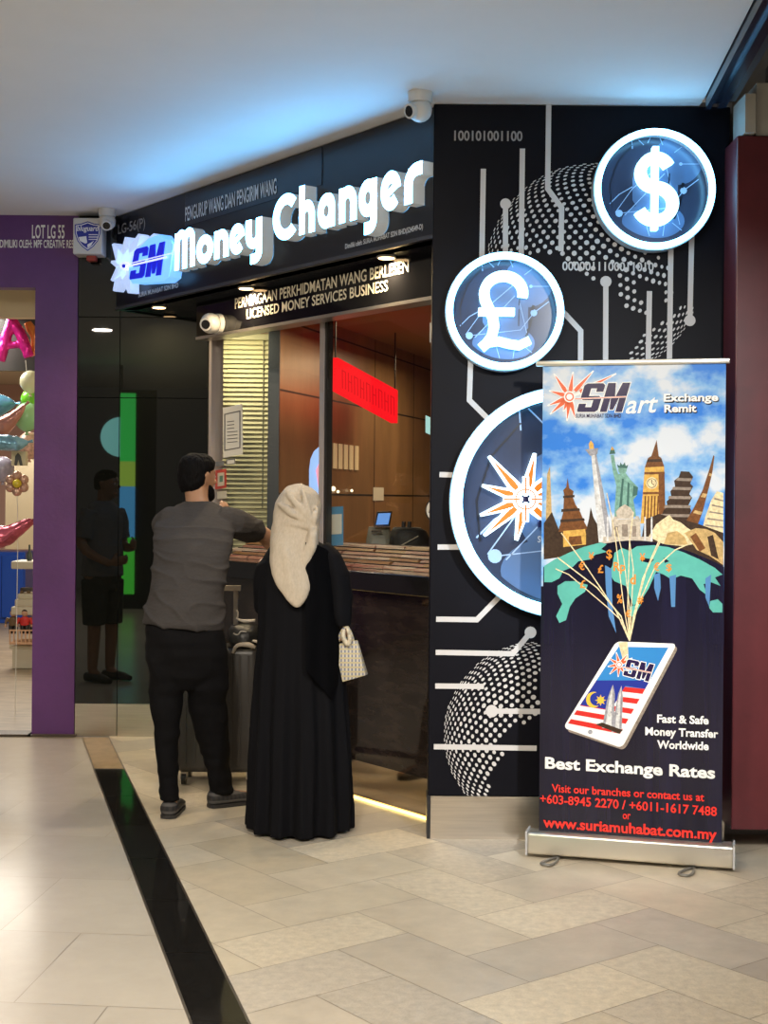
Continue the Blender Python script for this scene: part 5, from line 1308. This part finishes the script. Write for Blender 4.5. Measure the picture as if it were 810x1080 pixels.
# payment board
pb = thing('payment_board', 'small upright blue and white payment board standing on the counter behind the glass', 'stand', FAS.P(353, 575, GL - .06))
b = NB(); ppoly(b, FAS, [(343.5, 535), (361.5, 534), (361.5, 575), (343.5, 576)], GL - .05, 0, .004); obj('board', b, M('board_blue', (.10, .30, .55), .4), pb)
b = NB(); ppoly(b, FAS, [(345, 543), (360.5, 542), (360.5, 563), (345, 564)], GL - .049, 0); obj('white_panel', b, paper, pb)
b = NB(); fbox(b, FAS, FAS.hit(344, 575, GL - .06)[0], FAS.hit(361, 575, GL - .06)[0], ZK + .110, FAS.hit(353, 574, GL - .06)[1], -.40, GL - .054); obj('foot', b, M('clear_foot', (.3, .32, .34), .2), pb)
# currency counting machine with tilted screen
YM = 7.62
cm = thing('counting_machine', 'grey note counting machine with a tilted blue screen behind the counter', 'machine', (W(397, 580, YM).x, YM, ZK + .06))
b = NB(); x0, x1 = W(386, 560, YM).x, W(414, 560, YM).x; zt_, zb_ = W(400, 556, YM).z, ZK
loft(b, [(V(((x0 + x1) / 2, YM + .09, zb_)), V(((x1 - x0) / 2, 0, 0)), V((0, .10, 0))), (V(((x0 + x1) / 2, YM + .09, zb_ + (zt_ - zb_) * .6)), V(((x1 - x0) / 2, 0, 0)), V((0, .10, 0))), (V(((x0 + x1) / 2, YM + .10, zt_)), V(((x1 - x0) / 2 * .82, 0, 0)), V((0, .07, 0)))], 32, lambda i, a: min(1.28, 1 / max(abs(math.cos(a)), abs(math.sin(a)))))
obj('housing', b, M('machine_grey', (.20, .20, .17), .4), cm, smooth=50)
b = NB(); box(b, (x0 + .03, YM - .045, zb_ + .17), (x1 - .06, YM - .03, zb_ + .18)); obj('slot', b, M('slot_black', (.01, .01, .01), .5), cm)
b = NB(); hexa(b, [W(394.5, 556, YM - .03), W(411, 555.5, YM - .03), W(411, 555.5, YM), W(394.5, 556, YM), W(397.5, 539.5, YM + .05), W(414, 539, YM + .05), W(414, 539, YM + .08), W(397.5, 539.5, YM + .08)]); bevel(b, .004); obj('screen_frame', b, M('screen_black', (.012, .012, .012), .3), cm)
b = NB(); poly3(b, [W(396.5, 553.5, YM - .035), W(409.5, 553, YM - .035), W(412, 541, YM + .03), W(399, 541.5, YM + .03)]); obj('screen', b, M('screen_lit', (.2, .4, .8), .3, emit=.55, ecol=(.12, .35, 1.0)), cm)
ch = thing('office_bag', 'black bag standing behind the counter right of the note counting machine', 'bag', (W(433, 580, 7.38).x, 7.38, ZK))
b = NB(); Yc = 7.38
loft(b, [(V((W(433, 600, Yc).x, Yc, ZK)), V((.12, 0, 0)), V((0, .07, 0))), (W(433, 572, Yc), V((.115, 0, 0)), V((0, .07, 0))), (W(431, 560, Yc), V((.095, 0, 0)), V((0, .06, 0))), (W(429, 556, Yc), V((.07, 0, 0)), V((0, .04, 0)))], 24); obj('body', b, M('bag_dark', (.012, .010, .010), .6, bump=(12, .5)), ch, smooth=True)
for x in (425.5, 431.5):
    b = NB(); cyl(b, W(x, 557, Yc), W(x + .5, 550, Yc), .011, 10); obj('handle', b, M('bag_dark', (.012, .010, .010)), ch, smooth=40)
b = NB(); tube(b, [W(422, 576, Yc - .075), W(433, 570, Yc - .085), W(441, 565.5, Yc - .06)], .0035, 6); obj('cord', b, M('cord_pale', (.45, .4, .33), .5), ch)
# things on and before the far wall
b = NB(); t0 = WI.hit(393, 520)[0]; t1 = WI.hit(404, 520)[0]; za, zb2 = WI.hit(393, 528)[1], WI.hit(393, 514)[1]
fbox(b, WI, t0, t1, za, zb2, .004, .006); o = obj('paper_slip', b, paper); tag(o, 'small white paper slip stuck on the brown wall inside the kiosk', 'paper')
lv = thing('reflection_bars', 'five pale upright bars imitating a reflection in the kiosk glass', 'reflection', WI.P(364, 495, .0))  # glowing bars stand in for a reflection in the kiosk glass
za, zb2 = WI.hit(364, 495)[1], WI.hit(364, 469)[1]
for i in range(5):
    px = 351 + i * 5.7
    b = NB(); fbox(b, WI, WI.hit(px, 480)[0], WI.hit(px + 3, 480)[0], za, zb2, .003, .012); obj('bar', b, M('reflection_bar_lit', (.55, .42, .22), .4, emit=.28, ecol=(.9, .66, .34)), lv)
for px, py, r in ((351.5, 515.5, 2.6), (356.5, 518.5, 1.6), (371, 517.5, 1.5)):  # glowing balls imitate downlights reflected in the glass
    p = WI.P(px, py, .02); s_ = p.y / F
    g_ = thing('downlight_reflection', {351.5: 'largest small warm glow imitating a reflected downlight, beside the window post', 356.5: 'small warm glow imitating a reflected downlight, just right of the largest one', 371: 'small warm glow imitating a reflected downlight, below the pale bars'}[px], 'lamp', WI.P(px, py, 0), 'small warm downlight reflections in the kiosk')
    b = NB(); ball(b, p, r * s_, seg=12, rings=8); obj('glow_ball', b, M('glow_warm', (1, .9, .7), .4, emit=1, ecol=(2.2, 1.8, 1.1)), g_, smooth=True)
    b = NB(); cyl(b, WI.P(px, py, .0), WI.P(px, py, .018), r * s_ * .6, 10); obj('glow_ball_stub', b, alu, g_, smooth=40)
red_lit = M('red_sign_lit', (.02, .001, .001), 1.0, spec=0, emit=1.0, ecol=(1.1, .010, .016))
RS = Frame((W(356, 400, 8.6).x, 8.6), (0.21, 0.978))
t1 = RS.hit(419.5, 430)[0]
rs = thing('red_sign_reflection', 'long red glowing box imitating a sign reflected in the right pane of the kiosk window', 'sign', RS.pt(t1 / 2, 2.0, 0))  # hung box imitates a sign mirrored in the window
za0, zb0_ = RS.hit(356, 411)[1], RS.hit(356, 377)[1]; za1, zb1_ = RS.hit(418, 446)[1], RS.hit(418, 411)[1]
b = NB(); hexa(b, [RS.pt(0, za0, -.05), RS.pt(t1, za1, -.05), RS.pt(t1, za1, 0), RS.pt(0, za0, 0), RS.pt(0, zb0_, -.05), RS.pt(t1, zb1_, -.05), RS.pt(t1, zb1_, 0), RS.pt(0, zb0_, 0)]); obj('reflection_box', b, red_lit, rs)
b = NB()
for k in range(9):
    x = 361 + k * 6.4; y = 385 + (x - 356) * .53
    stroke_px(b, RS, [(x, y + 2), (x + .3, y + 22)], 1.0, .004); stroke_px(b, RS, [(x, y + 3 + 8 * (k % 2)), (x + 3.5, y + 5 + 8 * (k % 2))], 1.0, .004)
    stroke_px(b, RS, [(x + 3.4, y + 5), (x + 3.6, y + 23)], .9, .0045)
obj('letters', b, M('red_reflection_letters', (.02, .001, .001), 1.0, spec=0, emit=1.0, ecol=(.72, .006, .010)), rs)
b = NB()
for x, y in ((0.02, zb0_), (t1 - .02, zb1_)): cyl(b, RS.pt(x, y, -.02), RS.pt(x, ZS + .12, -.02), .005, 8)
obj('hanger', b, blackm, rs)  # part of the box that imitates the reflected sign
la = thing('sign_reflection', 'small round-topped panel imitating a blue and pink sign reflection beside the window mullion', 'sign', W(334, 560, 8.3))  # glowing panel imitates a rounded sign reflected beside the mullion
b = NB(); pts = [(326, 536), (326, 495), (327.5, 484), (331, 476), (336, 471.5), (342, 470), (342, 541)]
poly3(b, [W(x, y, 8.25) for x, y in pts], 0, V((.0, .03, 0))); obj('face', b, M('reflection_blue', (.3, .5, .9), .3, emit=.9, ecol=(.30, .52, 1.0)), la)
b = NB(); poly3(b, [W(x, y, 8.245) for x, y in [(333, 496), (337, 487), (342, 484), (342, 520), (336, 516)]]); obj('motif', b, M('reflection_pink', (.8, .3, .4), .3, emit=.8, ecol=(1.0, .40, .55)), la)
b = NB(); cyl(b, V((W(339, 472, 8.265).x, 8.265, ZS + .12)), W(339, 472, 8.265), .006, 10); obj('hanger', b, blackm, la)  # part of the panel that imitates the reflected sign
cy = thing('cyan_sign', 'small pale cyan lit panel at the right edge inside the kiosk', 'sign', W(452, 450, 8.2))
b = NB(); poly3(b, [W(x, y, 8.2) for x, y in [(449, 438), (462, 444), (462, 462), (449, 456)]], 0, V((0, .04, 0))); obj('face', b, M('cyan_lit', (.4, .8, .8), .3, emit=.65, ecol=(.45, .85, .85)), cy)
b = NB(); cyl(b, W(456, 442, 8.22), V((W(456, 442, 8.22).x, 8.22, ZS + .12)), .005, 8); obj('hanger', b, blackm, cy)
# ================================================================== PARTY SHOP
foil = lambda n_, c, r=.18: M(n_, c, r, metal=.55, bump=(14, .35))
latex = lambda n_, c: M(n_, c, .25, spec=.6)
YP = 9.6
b = NB(); z0, z1 = W(10, 389, YP).z, W(10, 330, YP).z
box(b, (-4.2, YP + .14, z0), (W(37.5, 360, YP + .14).x, YP + .18, z1)); sb = obj('display_board', b, M('display_black', (.02, .018, .016), .5)); tag(sb, 'black board behind the balloon letters in the party shop', 'board')
lt = thing('letter_balloon', 'magenta foil letter A balloon on the black board', 'balloon', W(14, 384, YP), 'foil letters on the black board')
b = NB(); mg = foil('foil_magenta', (.62, .02, .26))
tube(b, [W(0, 381, YP), W(6, 358, YP), W(12, 338, YP)], [.036, .040, .036], 14, smooth_path=4); tube(b, [W(31, 377, YP), W(23, 355, YP), W(13, 338, YP)], [.036, .040, .036], 14, smooth_path=4); tube(b, [W(5, 365, YP), W(25, 363, YP)], .026, 12); ball(b, W(12.5, 339, YP), .042)
obj('foil', wrinkle(remesh(b, .007, 5), lambda q: .004 * NZ.noise(q * 26)), mg, lt, smooth=True)
b = NB(); tube(b, [W(27, 380, YP), W(28, 392, YP), W(27.5, 405, YP)], .0025, 6); obj('string', b, paper, lt)
lt = thing('letter_balloon', 'orange foil letter balloon cut off by the purple pillar', 'balloon', W(36, 384, YP), 'foil letters on the black board')
b = NB(); tube(b, [W(29, 340, YP + .07), W(33, 348, YP + .07), W(37, 356, YP + .07), W(36, 375, YP + .07)], [.030, .036, .034, .030], 12, smooth_path=4); obj('foil', wrinkle(remesh(b, .007, 5), lambda q: .004 * NZ.noise(q * 26)), foil('foil_orange', (.75, .26, .08)), lt, smooth=True)
def balloon(label, px, py, rpx, Y, m, grp='round balloons in the party shop', squash=1.12):
    c = W(px, py, Y); r = rpx * Y / F
    t = thing('balloon', label, 'balloon', c - V((0, 0, r * 1.2)), grp)
    b = NB(); ball(b, c, r, r, r * squash, seg=24, rings=16)
    for v in b.verts:
        if v.co.z < c.z: k = 1 - .22 * ((c.z - v.co.z) / (r * squash)) ** 2; v.co.x = c.x + (v.co.x - c.x) * k; v.co.y = c.y + (v.co.y - c.y) * k
    obj('skin', b, m, t, smooth=True)
    b = NB(); cyl(b, c - V((0, 0, r * squash)), c - V((0, 0, r * squash + .02)), .006, 8, .014); obj('knot', b, m, t, smooth=True)
    return t
balloon('cream round balloon, highest of the balloons beside the purple pillar', 32, 403, 11, 9.45, latex('latex_cream', (.62, .62, .42)))
balloon('bright green balloon between the cream and the pale green ones', 31, 421, 9, 9.62, latex('latex_green', (.16, .55, .03)))
balloon('pale green round balloon below the bright green one', 28.5, 440, 14, 9.4, latex('latex_mint', (.30, .62, .30)))
balloon('peach spotted balloon below the pale green one', 31, 470, 13, 9.5, M('latex_peach', (.66, .42, .32), .3, noise=(40, .5)))
balloon('clear grey foil balloon at the left edge of the photo beside the flower balloon', 3, 495, 12, 9.5, M('latex_clear', (.34, .32, .42), .15, noise=(20, .3)))
def foil_drop(label, pts, rad, Y, m):
    t = thing('foil_balloon', label, 'balloon', W(*pts[0], Y), 'foil balloons in the party shop')
    b = NB(); tube(b, [W(x, y, Y) for x, y in pts], [r * Y / F for r in rad], 18, smooth_path=5)
    obj('skin', wrinkle(remesh(b, .008, 4), lambda q: .006 * NZ.noise(q * 20)), m, t, smooth=True)
    d = (W(*pts[-1], Y) - W(*pts[-2], Y)).normalized()
    b = NB(); cyl(b, W(*pts[-1], Y) - d * .008, W(*pts[-1], Y) + d * .03, .006, 8, .012); obj('tail', b, m, t)
foil_drop('blue foil balloon tip pointing right, above the copper one', [(-12, 428), (0, 427), (10, 426), (17, 425.5)], [14, 12, 7, 1.5], 9.72, foil('foil_blue', (.12, .34, .52)))
foil_drop('copper pink foil balloon sweeping up to the right', [(-8, 452), (4, 448), (14, 440), (27, 427)], [12, 10, 7, 1.5], 9.25, foil('foil_copper', (.50, .24, .20)))
foil_drop('blue and gold foil rocket balloon above the flower balloon', [(-4, 466), (8, 467), (18, 468), (30, 466)], [8, 9, 8, 1.5], 9.0, M('foil_gold_blue', (.18, .36, .48), .2, metal=.5, noise=(9, .8)))
foil_drop('long rose pink foil balloon across the shop opening, above the blue cabinet', [(-14, 566), (2, 566), (14, 561), (34, 549)], [13, 12, 9, 4], 9.2, M('foil_rose', (.48, .10, .15), .2, metal=.5, noise=(12, .5)))
fb = thing('flower_balloon', 'rose gold foil flower balloon with a yellow centre', 'balloon', W(18, 525, 9.25))
for k in range(6):
    a = R(90 + 60 * k); b = NB(); ball(b, W(18 + 8.2 * math.cos(a), 510 - 8.2 * math.sin(a), 9.25), 5.2 * 9.25 / F, .028, 5.2 * 9.25 / F); obj('petal', b, foil('foil_rosegold', (.58, .36, .28)), fb, smooth=True)
b = NB(); ball(b, W(18, 510, 9.22), 4.6 * 9.25 / F, .026, 4.6 * 9.25 / F); obj('centre', b, latex('centre_yellow', (.66, .52, .03)), fb, smooth=True)
b = NB(); tube(b, [W(18, 519, 9.25), W(19, 560, 9.26), V((W(18, 519, 9.25).x, 9.25, .01))], .003, 6); obj('ribbon', b, paper, fb)
# cream back panel, penguin picture box
b = NB(); box(b, (W(6, 500, 13.0).x, 13.0, W(0, 579, 13).z), (-2.17, 13.06, W(0, 484, 13).z)); o = obj('partition_screen', b, paleb); tag(o, 'cream partition screen behind the flower balloon in the party shop', 'partition')
pg = thing('picture_box', 'small cream box with a black figure print above the flower balloon', 'box', W(20, 491, 9.15))
b = NB(); q = [W(12, 491, 9.15), W(27, 491, 9.15), W(27, 476, 9.15), W(12, 476, 9.15)]; poly3(b, q, 0, V((0, .06, 0))); obj('carton', b, M('carton', (.62, .55, .36), .5), pg)
b = NB(); poly3(b, [W(x, y, 9.146) for x, y in [(15, 491), (16, 481), (19, 477.5), (22, 481), (24, 491), (21, 491), (19.5, 485), (17.5, 491)]]); obj('print', b, prt, pg)
# blue cabinet, tiered white shelf with toy figures
cb = thing('cabinet', 'glossy blue cabinet at the left edge inside the party shop', 'cabinet', (-4.8, 16.2, 0))
bc = M('cabinet_blue', (.012, .060, .34), .3)
b = NB(); box(b, (-6.0, 16.0, 0.0), (W(26.5, 600, 16).x, 16.5, W(0, 582, 16).z)); bevel(b, .006); obj('carcass', b, bc, cb)
for x0_, x1_ in ((-5.9, W(1.5, 600, 15.98).x), (W(2.2, 600, 15.98).x, W(25, 600, 15.98).x)):
    b = NB(); box(b, (x0_, 15.97, .07), (x1_, 15.998, W(0, 586, 15.98).z)); bevel(b, .004); obj('door', b, bc, cb)
shf = thing('tiered_display', 'stepped cream display stand beside the purple pillar inside the party shop', 'display stand', (-3.1, 11.9, 0))
shm = M('stand_cream', (.62, .58, .47), .4)
YD = 11.85
def tier(x0_, y0_, x1_, y1_, dep, nm='tier'):
    p, q_ = W(x0_, y1_, YD), W(x1_, y0_, YD); b = NB(); box(b, (p.x, YD - .02, 0 if nm == 'plinth' else p.z), (max(q_.x, -2.85), YD + dep, q_.z if nm != 'plinth' else q_.z)); bevel(b, .012, 3); obj(nm, b, shm, shf, smooth=40)
tier(12, 592, 40, 600, .3, 'shelf'); tier(12, 640, 40, 648.5, .36, 'shelf'); tier(16, 632, 40, 640, .3, 'shelf'); tier(19, 626, 40, 632, .24, 'shelf')
tier(13, 684, 40, 705.5, .34, 'plinth'); tier(10, 680, 40, 684.5, .36, 'shelf')
b = NB(); p = W(30, 560, YD); box(b, (W(28, 600, YD).x, YD + .24, 0.03), (-2.85, YD + .28, W(30, 585, YD).z)); obj('upright', b, shm, shf)
sv = thing('toy_car', 'small dark toy vehicle on the middle shelf of the stepped stand', 'toy', W(26, 626, YD))
b = NB(); p, q_ = W(21, 625.6, YD), W(33, 620, YD); box(b, (p.x, YD, p.z + .012), (q_.x, YD + .07, q_.z)); bevel(b, .006); obj('chassis', b, M('toy_dark', (.05, .04, .035), .35), sv, smooth=40)
for x in (23, 30):
    b = NB(); c = W(x, 624.2, YD); cyl(b, c + V((0, -.012, -.002)), c + V((0, .02, -.002)), .014, 14); obj('wheel', b, M('toy_tyre', (.16, .10, .05), .5), sv, smooth=40)
tp = thing('toy_bottle', 'dark slim ornament standing on the top shelf of the stepped stand', 'ornament', W(31, 591.5, YD))
b = NB(); c = W(31, 591.5, YD + .06); loft(b, [(c, V((.022, 0, 0)), V((0, .022, 0))), (c + V((0, 0, .05)), V((.024, 0, 0)), V((0, .024, 0))), (c + V((0, 0, .09)), V((.010, 0, 0)), V((0, .010, 0))), (c + V((0, 0, .14)), V((.008, 0, 0)), V((0, .008, 0)))], 16); obj('glass', b, M('ornament_dark', (.06, .08, .07), .2), tp, smooth=40)
def figure(label, px, Y, shirt, base_py):
    t = thing('toy_figure', label, 'toy figure', W(px, base_py, Y), 'toy figures behind the little fence'); c = W(px, base_py, Y); k = 1.3
    b = NB(); 
    for s in (-1, 1): tube(b, [c + V((s * .016, 0, .002)) * k, c + V((s * .014, 0, .06)) * k], [.018, .021], 10)
    obj('trousers', b, M('toy_black', (.012, .012, .012), .4), t, smooth=True)
    b = NB(); loft(b, [(c + V((0, 0, .055)) * k, V((.030, 0, 0)) * k, V((0, .020, 0)) * k), (c + V((0, 0, .10)) * k, V((.034, 0, 0)) * k, V((0, .021, 0)) * k), (c + V((0, 0, .115)) * k, V((.016, 0, 0)) * k, V((0, .014, 0)) * k)], 16)
    for s in (-1, 1): tube(b, [c + V((s * .032, 0, .105)) * k, c + V((s * .046, -.004, .085)) * k, c + V((s * .048, -.010, .065)) * k], [.016, .014, .012], 10)
    obj('jacket', remesh(b, .004, 3), shirt, t, smooth=True)
    b = NB(); ball(b, c + V((0, 0, .137)) * k, .029, .027, .031)
    for s in (-1, 1): ball(b, c + V((s * .049, -.012, .055)) * k, .012)
    obj('skin', b, M('toy_skin', (.55, .32, .22), .4), t, smooth=True)
    b = NB(); ball(b, c + V((0, .005, .147)) * k, .030, .029, .023); obj('hair', b, M('toy_hair', (.015, .01, .01), .4), t, smooth=True)
figure('toy figure in a red top behind the little fence', 26, 11.84, M('toy_red', (.60, .03, .03), .4), 668.5)
figure('toy figure in a tan top, left of the red one', 14.0, 11.88, M('toy_tan', (.16, .10, .05), .4), 668.5)
figure('toy figure half hidden by the purple pillar, right of the red one', 36, 11.86, M('toy_brown', (.28, .16, .08), .4), 668.5)
fc = thing('toy_fence', 'little pale wooden fence tray holding toy figures', 'toy fence', W(24, 680, 11.7))
fm = M('fence_wood', (.60, .36, .22), .5)
za, zb2 = W(20, 679.6, 11.7).z, W(20, 664, 11.7).z
x0, x1 = W(10, 670, 11.7).x, -2.90
b = NB(); box(b, (x0, 11.69, za), (x1, 11.98, za + .018)); obj('tray', b, fm, fc)
b = NB(); box(b, (x0, 11.69, zb2 - .012), (x1, 11.70, zb2)); obj('rail', b, fm, fc)
n = 9
for i in range(n):
    x = x0 + (x1 - x0 - .012) * i / (n - 1); b = NB(); box(b, (x, 11.69, za + .018), (x + .010, 11.70, zb2 - .012)); obj('picket', b, fm, fc)

# ================================================================== BEHIND THE CAMERA, SEEN ONLY AS REFLECTIONS IN THE BLACK GLASS
lbx = thing('light_box_totem', 'narrow green and blue lit totem, seen only as a reflection in the black glass', 'sign', (-3.42, -1.0, 0))
def tot(z0, z1, nm, col, e): 
    b = NB(); box(b, (-3.485, -1.08, z0), (-3.295, -1.0, z1)); obj(nm, b, M('totem_' + nm, col, .4, emit=1.0, ecol=tuple(c * e for c in col)), lbx)
b = NB(); box(b, (-3.49, -1.10, 0), (-3.02, -1.081, 2.9)); obj('casing_mask', b, blackm, lbx)  # widened past the lit faces to mask part of the blade sign's reflection
tot(1.95, 2.85, 'green_top', (.05, .75, .12), 3.2); tot(1.62, 1.95, 'lime', (.45, .75, .10), 3.0); tot(.95, 1.62, 'blue', (.10, .45, .85), 3.2); tot(.2, .95, 'green_foot', (.08, .70, .06), 3.2)
rd = thing('blade_sign', 'round pale cyan lit blade sign, seen only as a reflection in the black glass', 'sign', (-3.52, -1.2, 2.0))
b = NB(); cyl(b, V((-3.52, -1.28, 2.28)), V((-3.52, -1.2, 2.28)), .265, 40); obj('face', b, M('blade_face', (.35, .8, .8), .4, emit=1.0, ecol=(.9, 2.5, 2.5)), rd, smooth=40)
b = NB(); cyl(b, V((-3.52, -1.25, 2.56)), V((-3.52, -1.25, 3.24)), .015, 10); obj('hanger', b, blackm, rd, smooth=40)

pas = thing('person', 'person in grey t-shirt and dark shorts, seen only as a reflection in the black glass', 'person', (-2.27, 6.0, 0))
c = V((-2.27, 6.0, 0)); FP = V((.35, 1, 0)).normalized()
b = NB(); Pp = head_into(b, c + V((.02, .02, 1.59)), FP)
def col_(rows): return [(c + V((x, y, z)), V((a_, 0, 0)), V((0, d_, 0))) for x, y, z, a_, d_ in rows]
tube(b, [c + V((0, 0, 1.38)), c + V((.01, .01, 1.56))], [.06, .055], 16)
loft(b, col_([(0, 0, .82, .14, .10), (0, 0, .98, .155, .11), (0, 0, 1.15, .15, .105), (0, 0, 1.32, .18, .11), (0, 0, 1.42, .13, .08)]), 24)
for s in (-1, 1):
    tube(b, [c + V((s * .18, 0, 1.36)), c + V((s * .235, .0, 1.10)), c + V((s * .14, .20, 1.02 + .06 * s))], [.055, .043, .03], 14, smooth_path=4)
    hand_into(b, c + V((s * .13, .21, 1.025 + .06 * s)), (-s * .6, .75, .2), (0, .2, 1), (-s * .7, -.6, 0), .7)
    tube(b, [c + V((s * .09, 0, .86)), c + V((s * .10, .01, .48)), c + V((s * .10, -.01, .09))], [.085, .056, .038], 14, smooth_path=4)
    tube(b, [c + V((s * .10, -.01, .09)), c + V((s * .105, .08, .035)), c + V((s * .11, .17, .026))], [.038, .034, .022], 12)
obj('body', remesh(b, .008, 4), skin, pas, smooth=True); eyes_into(pas, Pp, 1.0, FP)
b = NB(); loft(b, col_([(0, 0, .85, .19, .145), (0, 0, .92, .19, .142), (0, 0, 1.15, .18, .128), (0, 0, 1.32, .20, .125), (0, 0, 1.41, .15, .095), (0, 0, 1.455, .075, .065)]), 28)
for s in (-1, 1): tube(b, [c + V((s * .15, 0, 1.37)), c + V((s * .20, 0, 1.27)), c + V((s * .225, 0, 1.15))], [.078, .07, .066], 16)
obj('shirt', wrinkle(remesh(b, .009, 4), lambda q: .008 * NZ.noise(q * 9)), fabric('pale_grey_tshirt', (.22, .22, .23)), pas, smooth=True)
b = NB(); loft(b, col_([(0, 0, .74, .165, .13), (0, 0, .93, .175, .13)]), 24)
for s in (-1, 1): loft(b, [(c + V((s * .098, .005, .46)), V((.088, 0, 0)), V((0, .095, 0))), (c + V((s * .09, 0, .82)), V((.098, 0, 0)), V((0, .12, 0)))], 20)
obj('shorts', remesh(b, .009, 4), fabric('dark_shorts', (.05, .05, .045)), pas, smooth=True)
b = NB(); f = FP; r_ = V((f.y, -f.x, 0))
loft(b, [(Pp(0, -.045, -.045), r_ * .068, f * .055), (Pp(0, -.035, .0), r_ * .080, f * .074), (Pp(0, -.012, .045), r_ * .085, f * .098), (Pp(0, -.004, .09), r_ * .072, f * .088), (Pp(0, -.004, .118), r_ * .034, f * .044)], 24); obj('hair', remesh(b, .008, 4), hair_m, pas, smooth=True)
for s in (-1, 1):
    b = NB(); q0 = c + V((s * .103, 0, 0)); loft(b, [(q0 + V((0, -.075, .04)), V((.03, 0, 0)), V((0, 0, .035))), (q0 + V((0, 0, .045)), V((.045, 0, 0)), V((0, 0, .044))), (q0 + V((s * .01, .12, .035)), V((.048, 0, 0)), V((0, 0, .033))), (q0 + V((s * .012, .20, .024)), V((.028, 0, 0)), V((0, 0, .02)))], 18); obj('shoe', b, sole_m, pas, smooth=True)

pas.rotation_euler = (0, 0, R(-58))
